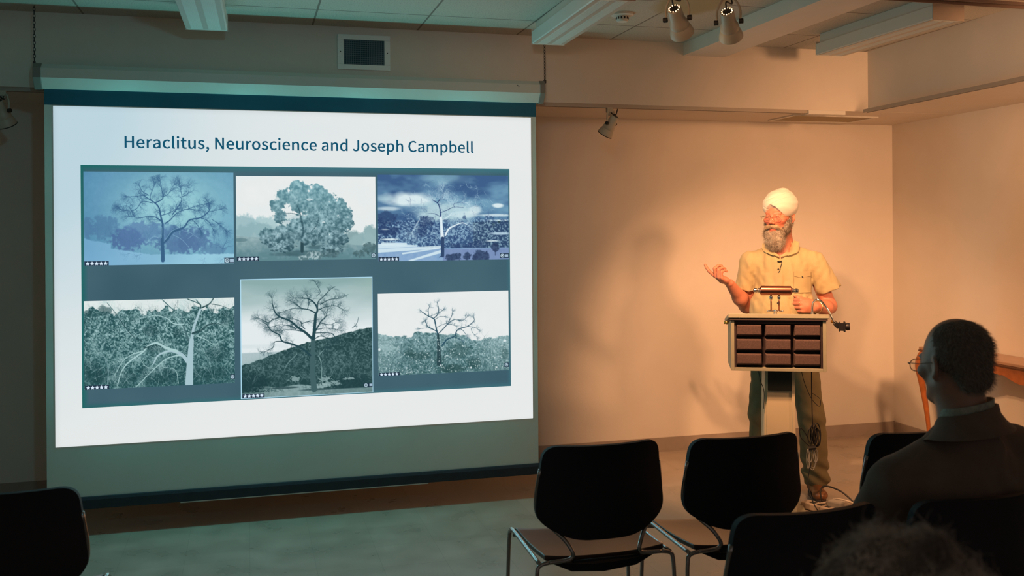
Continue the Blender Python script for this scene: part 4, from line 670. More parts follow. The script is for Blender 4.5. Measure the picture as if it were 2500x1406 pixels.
def title():
    S = "Heraclitus, Neuroscience and Joseph Campbell"; mb = MB(); x = 0
    for ch in S:
        if ch == ' ': x += SPACE; continue
        adv, vs, fs = GLYPH[ch]; vs = list(map(int, vs.split())); fs = list(map(int, fs.split()))
        mb.add([((x+vs[i])/1000, 0, vs[i+1]/1000) for i in range(0, len(vs), 2)], [tuple(fs[i:i+3]) for i in range(0, len(fs), 3)]); x += adv+7
    xs = [p[0] for p in mb.v]; H_ = [p[1] for p in [(0, 0)]]
    capH = max(int(z) for z in GLYPH['H'][1].split()[1::2])/1000
    sx = (1.279+0.627)/(max(xs)-min(xs)); sz = 0.0615/capH
    mb.v = [(-0.627+O+(p[0]-min(xs))*sx, -0.0046, 2.051+p[2]*sz) for p in mb.v]
    nv = len(mb.v); V0, F0 = list(mb.v), list(mb.f); mb.v = []; mb.f = []
    for dx, dz in ((-.0013, -.0006), (.0013, -.0006), (-.0013, .0006), (.0013, .0006)): mb.add([(p[0]+dx, p[1], p[2]+dz) for p in V0], F0)
    me = bpy.data.meshes.new('slide_title'); me.from_pydata(mb.v, [], mb.f); me.materials.append(emat('title_light', srgb(18, 84, 112), 1.0))
    o = bpy.data.objects.new('slide_title', me); COL.objects.link(o); o.parent = sl
title()
# ------------------------------------------------------------------ stacking chairs (front = +y)
M_chairback = mat('chair_shell', (0.010, 0.010, 0.016), 0.62, bump=0.25, bscale=500, spec=0.35)
M_seat = mat('seat_vinyl', (0.055, 0.033, 0.026), 0.30, noise=0.2, nscale=10, bump=0.12, bscale=260)
M_tube = mat('chair_tube', (0.36, 0.34, 0.34), 0.2, metal=1.0)
def rounded(pts, rs, n=6):
    out = []; N = len(pts)
    for i, (p, r) in enumerate(zip(pts, rs)):
        p = Vector((p[0], p[1])); a = Vector(pts[i-1][:2])-p; b = Vector(pts[(i+1) % N][:2])-p
        r_ = min(r, a.length*0.48, b.length*0.48); A = p+a.normalized()*r_; B = p+b.normalized()*r_
        for k in range(n+1):
            t = k/n; out.append(tuple(A*(1-t)**2+p*2*t*(1-t)+B*t*t))
    return out
def make_chair(label):
    root = empty('stacking_chair', (0, 0, 0)); tag(root, label, 'chair', 'black stacking chairs in rows')
    # backrest: curved shell; grid of the outline, thickness, dished in plan
    out = rounded([(-0.215, 0.845), (0.215, 0.845), (0.246, 0.585), (0.13, 0.515), (-0.13, 0.515), (-0.246, 0.585)], [0.05, 0.05, 0.05, 0.10, 0.10, 0.05])
    def yb(x, z): return -0.195+1.1*x*x-0.06*(0.70-z)*(-1)*(-1)+0.9*(z-0.70)**2*(-1 if z > 0.7 else 0.4)
    import bmesh
    bm = bmesh.new()
    n = 30; zs = 0.68-0.165*np.cos(np.linspace(0, math.pi, 44))
    def half(z):
        xs = []
        for i in range(len(out)):
            (xa, za), (xb, zb) = out[i-1], out[i]
            if (za-z)*(zb-z) <= 0 and abs(za-zb) > 1e-9: xs.append(xa+(xb-xa)*(z-za)/(zb-za))
        return max(xs) if xs else 0.1
    def hw(z): return half(min(max(z, 0.5155), 0.8445))
    rows = []
    for side in (-1, 1):
        r = []
        for z in zs:
            W = hw(z); r.append([bm.verts.new((W*t, yb(W*t, z)+side*0.011*(1-0.0*abs(t)), z)) for t in np.linspace(-1, 1, n)])
        rows.append(r)
    A, B = rows
    for i in range(len(zs)-1):
        for j in range(n-1):
            bm.faces.new((A[i][j], A[i][j+1], A[i+1][j+1], A[i+1][j])); bm.faces.new((B[i][j], B[i+1][j], B[i+1][j+1], B[i][j+1]))
        bm.faces.new((A[i][0], A[i+1][0], B[i+1][0], B[i][0])); bm.faces.new((A[i][-1], B[i][-1], B[i+1][-1], A[i+1][-1]))
    for j in range(n-1):
        bm.faces.new((A[0][j], B[0][j], B[0][j+1], A[0][j+1])); bm.faces.new((A[-1][j], A[-1][j+1], B[-1][j+1], B[-1][j]))
    bmesh.ops.recalc_face_normals(bm, faces=bm.faces)
    me = bpy.data.meshes.new('backrest'); bm.to_mesh(me); bm.free(); me.materials.append(M_chairback)
    me.polygons.foreach_set('use_smooth', [True]*len(me.polygons)); me.set_sharp_from_angle(angle=R(50))
    o = bpy.data.objects.new('backrest', me); COL.objects.link(o); o.parent = root
    md = o.modifiers.new('bevel', 'BEVEL'); md.width = 0.005; md.segments = 3; md.limit_method = 'ANGLE'; md.angle_limit = R(50)
    # seat pad with waterfall front, dished
    nx, ny = 18, 18; top = []; mb = MB()
    def zt(u, v_):
        x = u; y = -0.185+0.40*v_
        return 0.452+0.014*abs(x/0.22)**2.5-0.010*math.sin(math.pi*v_)-0.035*max(0, (v_-0.86)/0.14)**2+0.006*(1-v_)
    vs = []; fs = []
    for j in range(ny+1):
        v_ = j/ny; W = 0.228-0.03*(1-v_)*0.2
        for i in range(nx+1):
            x = -W+2*W*i/nx; vs.append((x, -0.185+0.40*v_, zt(x, v_)))
    k = len(vs)
    for j in range(ny+1):
        v_ = j/ny; W = 0.228-0.03*(1-v_)*0.2
        for i in range(nx+1):
            x = -W+2*W*i/nx; vs.append((x, -0.185+0.40*v_, zt(x, v_)-0.018-0.020*(1-(x/W)**2)*math.sin(math.pi*min(1, 0.25+v_*0.75))))
    for j in range(ny):
        for i in range(nx):
            a = j*(nx+1)+i; fs.append((a, a+1, a+nx+2, a+nx+1)); fs.append((k+a, k+a+nx+1, k+a+nx+2, k+a+1))
    for i in range(nx): fs.append((i, k+i, k+i+1, i+1)); a = ny*(nx+1)+i; fs.append((a, a+1, k+a+1, k+a))
    for j in range(ny): a = j*(nx+1); fs.append((a, a+nx+1, k+a+nx+1, k+a)); a += nx; fs.append((a, k+a, k+a+nx+1, a+nx+1))
    mb.add(vs, fs); mb.build('seat', M_seat, root, auto=45, bevel=0.003)
    # under-seat shell
    mb = MB(); sec = [(-0.19, 0.436), (0.19, 0.436), (0.12, 0.403), (0.0, 0.392), (-0.12, 0.403)]
    mb.prism(sec, -0.178, 0.12); mb.build('seat_shell', M_chairback, root, auto=30, bevel=0.004)
    r = 0.0075
    for s in (-1, 1):
        leg = smoothpath([(s*0.262, -0.235, 0.0), (s*0.258, -0.205, 0.30), (s*0.254, -0.198, 0.415), (s*0.243, -0.195, 0.442), (s*0.21, -0.195, 0.450)], 6)
        up = smoothpath([(s*0.21, -0.195, 0.450), (s*0.145, -0.195, 0.452), (s*0.125, -0.197, 0.462), (s*0.126, -0.198, 0.482), (s*0.148, -0.178, 0.518), (s*0.188, -0.145, 0.557), (s*0.228, -0.128, 0.600), (s*0.2365, -0.130, 0.65), (s*0.2235, -0.144, 0.760)], 6)
        MB().tube(leg, r, 10).build('rear_leg', M_tube, root, smooth=True)
        MB().tube(up, r, 10).build('back_support', M_tube, root, smooth=True)
        MB().tube(smoothpath([(s*0.243, -0.195, 0.447), (s*0.240, 0.0, 0.452), (s*0.240, 0.16, 0.458), (s*0.241, 0.195, 0.445), (s*0.244, 0.205, 0.41), (s*0.25, 0.215, 0.2), (s*0.256, 0.225, 0.0)], 6), r, 10).build('front_leg', M_tube, root, smooth=True)
        for yy in (-0.235, 0.225): MB().tube([(s*(0.262 if yy < 0 else 0.256), yy, 0), (s*(0.262 if yy < 0 else 0.256), yy*0.998, 0.02)], 0.0105, 12).build('foot_cap', M_black, root)
    MB().tube([(-0.125, -0.197, 0.445), (0.125, -0.197, 0.445)], 0.005, 8).build('cross_bar', M_chairback, root, smooth=True)
    return root
chair0 = make_chair('empty black chair in front row, left of the two before the lectern')
chairs = [(1.205, 3.365, 0.0, None),
    (1.745, 3.325, R(1.0), 'empty black chair in front row directly before the lectern column'),
    (2.41, 3.21, R(0.5), 'black chair beyond the seated man, mostly hidden by his shoulder'),
    (1.450, 2.455, R(1.5), 'nearer empty black chair left of the seated man, cut by the bottom edge'),
    (1.985, 2.43, R(1.0), 'black chair that the man in the dark jacket sits on'),
    (-0.705, 3.29, R(-2.0), 'lone black chair at the lower left corner under the screen')]
for i, (x, y, a, lab) in enumerate(chairs):
    c = chair0 if i == 0 else copy_tree(chair0)
    c.location = (x, y, 0); c.rotation_euler[2] = a
    if lab: c['label'] = lab

# ------------------------------------------------------------------ lectern
LX, LY, LA = 2.765, 4.640, R(-25)
lec = empty('lectern', (LX, LY, 0), LA); tag(lec, 'grey lectern with nine brown foam blocks in its front and a slim column', 'lectern')
M_lec = mat('lectern_laminate', (0.36, 0.34, 0.25), 0.45, noise=0.06, nscale=30)
M_lecd = mat('lectern_inside', (0.035, 0.02, 0.025), 0.7)
M_foam = mat('acoustic_foam', (0.125, 0.075, 0.070), 0.95, noise=0.25, nscale=160, bump=0.8, bscale=600, bdist=0.002, detail=2)
M_brass = mat('brass', (0.80, 0.42, 0.10), 0.25, metal=1.0)
W, z0, z1 = 0.25, 0.822, 1.095
MB().box(-W, -W+0.018, 0, 0.33, z0, z1).build('side_panel', M_lec, lec, bevel=0.001)
MB().prism([(W-0.018, 0), (W, 0), (W+0.035, 0.33), (W+0.017, 0.33)], z0, z1, Matrix(((1, 0, 0, 0), (0, 0, 1, 0), (0, 1, 0, 0), (0, 0, 0, 1)))).build('side_panel', M_lec, lec, bevel=0.001)
MB().box(-W+0.018, W-0.018, 0, 0.33, z0, z0+0.016).build('bottom_panel', M_lec, lec, bevel=0.001)
MB().box(-W+0.018, W-0.018, 0.055, 0.065, z0+0.016, z1).build('recessed_panel', M_lecd, lec)
MB().box(-W+0.0185, -W+0.0285, 0.012, 0.055, z0+0.0165, z1-0.001).box(W-0.0285, W-0.0185, 0.012, 0.055, z0+0.0165, z1-0.001).box(-W+0.0285, W-0.0285, 0.012, 0.055, z1-0.018, z1-0.001).build('inner_frame', M_lecd, lec)
zz0, zz1 = z0+0.020, z1-0.016
for r_ in range(3):
    for c_ in range(3):
        cx = -0.153+0.153*c_; cz = zz0+(zz1-zz0)*(r_+0.5)/3; hx, hz = 0.0685, (zz1-zz0)/6-0.0055
        mb = MB(); y0, y1 = 0.052, 0.002
        vs = [(cx-hx, y0, cz-hz), (cx+hx, y0, cz-hz), (cx+hx, y0, cz+hz), (cx-hx, y0, cz+hz), (cx-hx+.002, y1+.008, cz-hz+.006), (cx+hx-.002, y1+.008, cz-hz+.010), (cx+hx-.003, y1+.006, cz+hz-.002), (cx-hx+.003, y1+.006, cz+hz-.002), (cx-hx+.006, y1, cz-hz+.014), (cx+hx-.006, y1, cz-hz+.014), (cx+hx-.006, y1, cz+hz-.006), (cx-hx+.006, y1, cz+hz-.006)]
        fs = [(0, 1, 2, 3), (0, 4, 5, 1), (1, 5, 6, 2), (2, 6, 7, 3), (3, 7, 4, 0), (4, 8, 9, 5), (5, 9, 10, 6), (6, 10, 11, 7), (7, 11, 8, 4), (8, 11, 10, 9)]
        mb.add(vs, fs).build('foam_block', M_foam, lec, bevel=0.003)
MT = Matrix.Translation((0, -0.012, 1.133)) @ Matrix.Rotation(R(-9), 4, 'X')
MB().box(-0.264, 0.262, 0, 0.41, -0.022, 0, MT).build('top_slab', M_lec, lec, bevel=0.0015)
MB().box(-0.256, 0.256, 0.006, 0.40, -0.034, -0.0225, MT).build('slab_underlay', M_lecd, lec)
for x_, y_ in ((-0.262, 0.02), (0.292, 0.12)): MB().tube([(x_, y_, 1.083), (x_+0.024*(1 if x_ > 0 else -1)*1.0, y_, 1.081)], 0.008, 10).build('brass_knob', M_brass, lec, smooth=True)
# column: U-shaped post, open flange on the right
M_col = mat('column_laminate', (0.62, 0.52, 0.36), 0.5, noise=0.05)
MB().prism([(-0.062, 0.02), (0.086, 0.02), (0.078, z0), (-0.050, z0)], 0.10, 0.115).build('column_front', M_col, lec, bevel=0.001)
MB().prism([(0.086, 0.02), (0.102, 0.02), (0.094, z0), (0.078, z0)], 0.085, 0.30).build('column_flange', M_col, lec, bevel=0.001)
MB().prism([(-0.074, 0.02), (-0.062, 0.02), (-0.050, z0), (-0.062, z0)], 0.115, 0.30).build('column_flange', M_col, lec, bevel=0.001)
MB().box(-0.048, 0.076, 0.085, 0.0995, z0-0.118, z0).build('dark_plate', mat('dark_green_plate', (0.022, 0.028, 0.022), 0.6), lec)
MB().box(-0.16, 0.16, 0.02, 0.46, 0, 0.022).build('base_plate', M_lec, lec, bevel=0.004)

def lec_w(p): return Matrix.Translation((LX, LY, 0)) @ Matrix.Rotation(LA, 4, 'Z') @ Vector(p)
# lectern lamp
tz = 1.133-0.035*0-0.012
lp = empty('lectern_lamp', tuple(lec_w((-0.01, 0.05, 1.1195))), R(-29)); tag(lp, 'copper tube reading lamp on two rods standing on the lectern top', 'lamp')
M_cop = mat('copper', (0.46, 0.19, 0.13), 0.30, metal=1.0)
MX = Matrix.Translation((0.004, 0, 0.136)) @ Matrix.Rotation(R(90), 4, 'Y')
MB().lathe([(0.001, -0.088), (0.012, -0.088), (0.026, -0.078), (0.026, 0.078), (0.012, 0.088), (0.001, 0.088)], 28, MX).build('shade', M_cop, lp, auto=30)
for s in (-1, 1):
    MB().lathe([(0.013, 0.086), (0.015, 0.092), (0.009, 0.096), (0.014, 0.104), (0.013, 0.114), (0.006, 0.120), (0.001, 0.121)], 20, MX if s > 0 else MX @ Matrix.Rotation(R(180), 4, 'X')).build('end_knob', M_chrome, lp, auto=30)
MB().tube([(-0.118, 0, 0.135), (-0.142, 0, 0.135)], 0.002, 6).build('switch', M_dark, lp)
for x in (-0.022, 0.020):
    MB().tube([(x, 0, 0.024), (x, 0, 0.112)], 0.0042, 10).build('rod', M_cop, lp, smooth=True)
    MB().lathe([(0.001, 0.084), (0.006, 0.086), (0.0085, 0.093), (0.0085, 0.103), (0.006, 0.108), (0.001, 0.110)], 14, Matrix.Translation((x, 0, 0))).build('collar', M_chrome, lp, smooth=True)
MB().tube([(-0.038, 0, 0.024), (0.038, 0, 0.024)], 0.004, 10).sphere((-0.038, 0, 0.024), 0.006).sphere((0.038, 0, 0.024), 0.006).build('cross_bar', M_chrome, lp, smooth=True)
MB().lathe([(0.028, 0), (0.028, 0.004), (0.010, 0.007), (0.009, 0.018), (0.012, 0.024), (0.009, 0.031), (0.001, 0.033)], 20).build('base', M_chrome, lp, auto=40)

# gooseneck with clip
gz = 1.107
gn = empty('gooseneck_arm', tuple(lec_w((0.20, 0.16, gz-0.006))), R(-31)); tag(gn, 'chrome gooseneck arm bending off the lectern top to a small black clip', 'gooseneck')
MB().lathe([(0.018, 0.0), (0.016, 0.006), (0.009, 0.010), (0.009, 0.03), (0.001, 0.031)], 18).build('socket', M_chrome, gn, auto=40)
path = smoothpath([(0, 0, 0.02), (0.0, 0, 0.055), (0.004, -0.005, 0.080), (0.022, -0.014, 0.098), (0.045, -0.02, 0.092), (0.075, -0.03, 0.055), (0.098, -0.036, 0.010), (0.112, -0.04, -0.022)], 12)
mbn = MB().tube(path, [0.0052+0.0009*(i % 2) for i in range(len(path))], 12); mbn.build('flexible_neck', M_chrome, gn, smooth=True)
MB().box(-0.013, 0.013, -0.010, 0.010, -0.018, 0.018, Matrix.Translation((0.126, -0.042, -0.036)) @ Matrix.Rotation(R(-45), 4, 'Y')).build('joint', M_black, gn, bevel=0.004)
MB().box(0.135, 0.143, -0.062, -0.030, -0.070, -0.018).box(0.160, 0.170, -0.062, -0.030, -0.072, -0.016).box(0.140, 0.162, -0.060, -0.052, -0.066, -0.022).build('clip', M_black, gn, bevel=0.002)
MB().lathe([(0.001, 0), (0.017, 0.001), (0.021, 0.010), (0.019, 0.022), (0.001, 0.024)], 18, Matrix.Translation((0.170, -0.046, -0.043)) @ Matrix.Rotation(R(90), 4, 'Y')).build('clamp_knob', M_black, gn, auto=40)

# cables hanging from the lectern
def cable(name, pts, r, m, label, n=10, parent=None, cat='cable'):
    o = MB().tube(smoothpath(pts, n), r, 8).build(name, m, parent, smooth=True)
    if parent is None: tag(o, label, cat)
    return o
cw = lambda pts: [tuple(lec_w(p)) for p in pts]
M_cab = mat('black_cable', (0.010, 0.009, 0.010), 0.45); M_wcab = mat('white_cable', (0.62, 0.54, 0.45), 0.45); M_gcab = mat('grey_cable', (0.32, 0.30, 0.27), 0.45)
rg = random.Random(5)
cb = empty('coiled_cable', tuple(lec_w((0.185, 0.10, 0.5)))); tag(cb, 'black and grey cable bundle hanging below the right side of the lectern', 'cable')
cbl = lambda pts: [tuple(Vector(lec_w(p))-cb.location) for p in pts]
cable('drop_cable', cbl([(0.185, 0.10, z0), (0.185, 0.10, 0.7), (0.187, 0.10, 0.58), (0.19, 0.10, 0.50)]), 0.0028, M_cab, '', parent=cb)
cable('drop_cable', cbl([(0.13, 0.11, z0), (0.15, 0.10, 0.74), (0.185, 0.10, 0.66), (0.225, 0.10, 0.62), (0.228, 0.10, 0.66), (0.19, 0.1, 0.69)]), 0.0018, M_cab, '', parent=cb)
for k in range(7):
    x = 0.19+rg.uniform(-.022, .022); zt_, zb_ = 0.51+rg.uniform(-.01, .02), 0.40+rg.uniform(-.01, .02); w_ = rg.uniform(.008, .02); yy = 0.10+rg.uniform(-.012, .012)
    MB().tube([Vector(q) for q in cbl([(x+w_*math.cos(a), yy+0.006*math.sin(2*a), (zt_+zb_)/2+(zt_-zb_)/2*math.sin(a)) for a in [2*math.pi*i/22 for i in range(22)]])], 0.0032, 8, closed=True).build('black_loop', M_cab, cb, smooth=True)
cable('black_loop', cbl([(0.17, 0.1, 0.40), (0.125, 0.09, 0.45), (0.122, 0.09, 0.50), (0.15, 0.10, 0.47), (0.18, 0.10, 0.40)]), 0.0026, M_cab, '', parent=cb)
MB().tube([Vector(q) for q in cbl([(0.165, 0.09, 0.392), (0.205, 0.09, 0.397)])], 0.012, 8).build('cable_tie', M_cab, cb)
for k in range(6):
    x = 0.18+rg.uniform(-.025, .025); zt_, zb_ = 0.385, 0.29+rg.uniform(-.02, .03); w_ = rg.uniform(.007, .022); yy = 0.10+rg.uniform(-.012, .012)
    MB().tube([Vector(q) for q in cbl([(x+w_*math.cos(a), yy, (zt_+zb_)/2+(zt_-zb_)/2*math.sin(a)) for a in [2*math.pi*i/22 for i in range(22)]])], 0.0024, 8, closed=True).build('grey_loop', M_gcab, cb, smooth=True)
cable('lead_to_floor', cbl([(0.18, 0.10, 0.31), (0.16, 0.08, 0.2), (0.19, 0.02, 0.09), (0.26, -0.03, 0.02), (0.30, -0.10, 0.006)]), 0.0028, M_cab, '', parent=cb)
cable('lectern_wire', cw([(-0.10, 0.10, z0), (-0.09, 0.07, 0.76), (-0.07, 0.085, 0.70), (-0.07, 0.10, 0.60)]), 0.002, M_cab, 'thin black wire sagging under the left side of the lectern box')

# extension lead, plug, strip on the floor
fl = empty('extension_cord', (3.225, 4.75, 0)); tag(fl, 'pale extension cord coiled on the floor below the speaker', 'cord')
ring = lambda cx, cy, a, b, z, n=30, ph=0: [(cx+a*math.cos(t+ph), cy+b*math.sin(t+ph), z+0.004*math.sin(3*t)) for t in [2*math.pi*i/n for i in range(n)]]
MB().tube(ring(0.0, 0.0, 0.125, 0.13, 0.010), 0.0065, 10, closed=True).build('outer_loop', M_wcab, fl, smooth=True)
MB().tube(ring(-0.01, -0.01, 0.115, 0.118, 0.022), 0.0055, 10, closed=True).build('inner_loop', M_wcab, fl, smooth=True)
MB().tube(smoothpath([(-0.07, -0.02, 0.03), (-0.01, 0.06, 0.05), (0.05, 0.0, 0.045), (0.07, -0.08, 0.03)], 8), 0.005, 8).build('plug_lead', M_wcab, fl, smooth=True)
ps = empty('power_strip', (3.10, 4.74, 0), R(20)); tag(ps, 'beige power strip on the floor inside the coiled cords', 'power strip')
M_beige = mat('beige_plastic', (0.50, 0.42, 0.34), 0.45)
MB().box(-0.035, 0.035, -0.13, 0.13, 0.004, 0.042).build('housing', M_beige, ps, bevel=0.006)
for k in range(4): MB().box(-0.018, 0.018, -0.10+0.05*k, -0.07+0.05*k, 0.042, 0.0435).build('outlet', M_dark, ps)
pa = empty('power_adapter', (3.155, 4.70, 0), R(30)); tag(pa, 'grey plug adapter lying on the cords by the power strip', 'adapter')
MB().box(-0.028, 0.028, -0.04, 0.04, 0.03, 0.075).build('body', M_gcab, pa, bevel=0.008)
MB().box(-0.012, -0.006, 0.04, 0.055, 0.05, 0.06).box(0.006, 0.012, 0.04, 0.055, 0.05, 0.06).build('prongs', M_chrome, pa)
cable('power_cable', [(3.13, 4.80, 0.045), (3.16, 4.86, 0.085), (3.22, 4.90, 0.10), (3.29, 4.85, 0.075), (3.33, 4.76, 0.02), (3.34, 4.68, 0.006)], 0.005, M_cab, 'black power cable looping over the pale coiled cord on the floor')

# ------------------------------------------------------------------ console table by the right wall
tb = empty('console_table', (4.615, 5.0, 0), R(-1.8)); tag(tb, 'orange brown wooden console table with curved legs by the right wall', 'table')
M_wood = mat('table_wood', (0.42, 0.125, 0.03), 0.33, noise=0.35, nscale=14, coords='Object')
M_ttop = mat('lit_table_top_wood', (0.40, 0.24, 0.16), 0.28, noise=0.2, nscale=10)  # pale reflection of light on the top put into its wood colour
M_wline = mat('table_edge_dark', (0.10, 0.04, 0.02), 0.4)
y0, y1 = -0.72, 0.72
MB().box(-0.13, 0.135, y0, y1, 0.742, 0.762).build('top', M_ttop, tb, bevel=0.004)
MB().box(-0.133, 0.135, y0-0.002, y1+0.002, 0.732, 0.742).build('edge_moulding', M_wline, tb, bevel=0.002)
def apron(a, b, yy0, yy1, n=60):
    o1 = []
    for i in range(n+1):
        t = i/n; q = abs(2*t-1); z = 0.665+0.022*math.cos(q*math.pi*3)-0.010*(q < 0.08)-0.015*q; o1.append((a+(b-a)*t, z))
    return o1+[(b, 0.733), (a, 0.733)]
MYZ = Matrix(((0, 1, 0, 0), (1, 0, 0, 0), (0, 0, 1, 0), (0, 0, 0, 1)))
MB().prism(apron(y0+0.05, y1-0.05, 0, 0), -0.118, -0.100, MYZ).build('front_apron', M_wood, tb, bevel=0.002)
MB().prism(apron(-0.10, 0.14, 0, 0, 30), y1-0.04, y1-0.024).build('side_apron', M_wood, tb)
MB().prism(apron(-0.10, 0.14, 0, 0, 30), y0+0.024, y0+0.04).build('side_apron', M_wood, tb)
for yy, sy in ((y1-0.03, 1), (y0+0.03, -1)):
    for xx, sx in ((-0.095, -1), (0.12, 1)):
        k = 0.5 if sx > 0 else 1
        pts = [(xx, yy, 0.735), (xx+sx*0.022*k, yy+sy*0.02, 0.68), (xx+sx*0.030*k, yy+sy*0.026, 0.62), (xx+sx*0.018*k, yy+sy*0.016, 0.5), (xx-sx*0.002, yy-sy*0.002, 0.32), (xx-sx*0.012*k, yy-sy*0.01, 0.16), (xx-sx*0.004, yy, 0.06), (xx+sx*0.014*k, yy+sy*0.014, 0.012), (xx+sx*0.018*k, yy+sy*0.016, 0.0)]
        sm = smoothpath(pts, 6); rr = [float(np.interp(p.z, [0, 0.02, 0.06, 0.16, 0.32, 0.5, 0.62, 0.70, 0.735], [0.018, 0.019, 0.012, 0.0125, 0.017, 0.022, 0.030, 0.033, 0.028])) for p in sm]
        MB().tube(sm, rr, 12).build('leg', M_wood, tb, smooth=True)
for k, yy in enumerate((-0.30, 0.42)): MB().lathe([(0.006, 0), (0.012, -0.004), (0.013, -0.010), (0.007, -0.016), (0.001, -0.018)], 12, Matrix.Translation((-0.109, yy, 0.662))).build('apron_drop', M_wood, tb, smooth=True)
# ------------------------------------------------------------------ signed-distance sculpting
def n3(P, s, seed=0):
    """smooth value noise, P (...,3)"""
    q = P*s+seed*17.13; i = np.floor(q).astype(np.int64); f = q-i; f = f*f*(3-2*f); out = 0
    def hsh(a, b, c):
        h = (a*374761393+b*668265263+c*2147483647+seed*974711) & 0xffffffff; h = ((h ^ (h >> 13))*1274126177) & 0xffffffff; return ((h ^ (h >> 16)) & 0xffff)/65535.0
    for dx in (0, 1):
        for dy in (0, 1):
            for dz in (0, 1):
                w_ = (f[..., 0] if dx else 1-f[..., 0])*(f[..., 1] if dy else 1-f[..., 1])*(f[..., 2] if dz else 1-f[..., 2])
                out = out+w_*hsh(i[..., 0]+dx, i[..., 1]+dy, i[..., 2]+dz)
    return out-0.5
class Field:
    def __init__(s, lo, hi, h):
        s.lo = np.array(lo, float); s.h = h; s.n = np.ceil((np.array(hi)-s.lo)/h).astype(int)+1
        s.d = np.full(s.n, 0.5, np.float32); s.M = None
    def region(s, lo, hi):
        a = np.clip(np.floor((np.array(lo)-s.lo)/s.h).astype(int), 0, s.n); b = np.clip(np.ceil((np.array(hi)-s.lo)/s.h).astype(int)+1, 0, s.n)
        if np.any(b <= a): return None
        g_ = np.stack(np.meshgrid(*[s.lo[k]+s.h*np.arange(a[k], b[k]) for k in range(3)], indexing='ij'), -1)
        return (slice(a[0], b[0]), slice(a[1], b[1]), slice(a[2], b[2])), g_
    def op(s, fn, lo, hi, k=0.0, sub=False):
        if s.M is not None:
            cs = [s.M @ Vector((x, y, z)) for x in (lo[0], hi[0]) for y in (lo[1], hi[1]) for z in (lo[2], hi[2])]
            wl = [min(c[i] for c in cs) for i in range(3)]; wh = [max(c[i] for c in cs) for i in range(3)]
        else: wl, wh = lo, hi
        pad = k+4*s.h; rr = s.region(np.array(wl)-pad, np.array(wh)+pad)
        if rr is None: return
        sl_, P = rr
        if s.M is not None:
            Mi = np.array(s.M.inverted()); P = P @ Mi[:3, :3].T+Mi[:3, 3]
        e = fn(P); d = s.d[sl_]
        if sub: e = -e; 
        if k > 0:
            h_ = np.maximum(k-np.abs(d-e), 0)/k
            d2 = (np.maximum(d, e)+h_*h_*k*0.25) if sub else (np.minimum(d, e)-h_*h_*k*0.25)
        else: d2 = np.maximum(d, e) if sub else np.minimum(d, e)
        s.d[sl_] = d2
    def ell(s, c, r, k=0.01, rot=None, sub=False):
        c = np.array(c, float); r = np.array(r, float); m = max(r)
        def fn(P):
            q = P-c
            if rot is not None: q = q @ np.array(rot.to_3x3())
            k0 = np.linalg.norm(q/r, axis=-1); k1 = np.linalg.norm(q/(r*r), axis=-1)+1e-9; return k0*(k0-1)/k1
        b = r if rot is None else np.array([m]*3); s.op(fn, c-b, c+b, k, sub)
    def cap(s, a, b, ra, rb=None, k=0.01, sub=False):
        a = np.array(a, float); b = np.array(b, float); rb = ra if rb is None else rb; R_ = max(ra, rb); ab = b-a; L = ab @ ab+1e-12
        def fn(P):
            q = P-a; t = np.clip((q @ ab)/L, 0, 1); return np.linalg.norm(q-t[..., None]*ab, axis=-1)-(ra+(rb-ra)*t)
        s.op(fn, np.minimum(a, b)-R_, np.maximum(a, b)+R_, k, sub)
    def box(s, c, hs, rd=0.005, k=0.01, rot=None, sub=False):
        c = np.array(c, float); hs = np.array(hs, float)
        def fn(P):
            q = P-c
            if rot is not None: q = q @ np.array(rot.to_3x3())
            q = np.abs(q)-(hs-rd); return np.linalg.norm(np.maximum(q, 0), axis=-1)+np.minimum(q.max(-1), 0)-rd
        m = np.linalg.norm(hs) if rot is not None else hs
        s.op(fn, c-m, c+m, k, sub)
    def displace(s, fn):
        m = np.abs(s.d) < 0.06; idx = np.argwhere(m); P = s.lo+s.h*idx; M_ = s.M
        if M_ is not None: Mi = np.array(M_.inverted()); P = P @ Mi[:3, :3].T+Mi[:3, 3]
        s.d[m] += fn(P).astype(np.float32)
    def mesh(s):
        d = s.d; ins = d < 0; n0, n1, n2 = [x-1 for x in d.shape]
        c = np.zeros((n0, n1, n2), np.int8)
        for a in (0, 1):
            for b in (0, 1):
                for e in (0, 1): c += ins[a:a+n0, b:b+n1, e:e+n2]
        m = (c > 0) & (c < 8); cells = np.argwhere(m); idx = np.full(m.shape, -1, np.int64); idx[m] = np.arange(len(cells))
        pos = np.zeros((len(cells), 3)); cnt = np.zeros(len(cells)); corners = [(a, b, e) for a in (0, 1) for b in (0, 1) for e in (0, 1)]
        for ca in corners:
            for ax in range(3):
                if ca[ax]: continue
                cb_ = list(ca); cb_[ax] = 1; A = cells+np.array(ca); B = cells+np.array(cb_)
                da = d[A[:, 0], A[:, 1], A[:, 2]]; db = d[B[:, 0], B[:, 1], B[:, 2]]; x = (da < 0) != (db < 0)
                t = da[x]/(da[x]-db[x]); pos[x] += A[x]+(B[x]-A[x])*t[:, None]; cnt[x] += 1
        V = s.lo+s.h*(pos/cnt[:, None]); Q = []
        for ax in range(3):
            u, v_ = (ax+1) % 3, (ax+2) % 3; sa = [slice(None)]*3; sb = [slice(None)]*3; sa[ax] = slice(0, -1); sb[ax] = slice(1, None)
            A = ins[tuple(sa)]; B = ins[tuple(sb)]; e = np.argwhere(A != B)
            e = e[(e[:, u] > 0) & (e[:, v_] > 0) & (e[:, u] < d.shape[u]-1) & (e[:, v_] < d.shape[v_]-1)]
            f = A[e[:, 0], e[:, 1], e[:, 2]]
            def g_(du, dv): q = e.copy(); q[:, u] += du; q[:, v_] += dv; return idx[q[:, 0], q[:, 1], q[:, 2]]
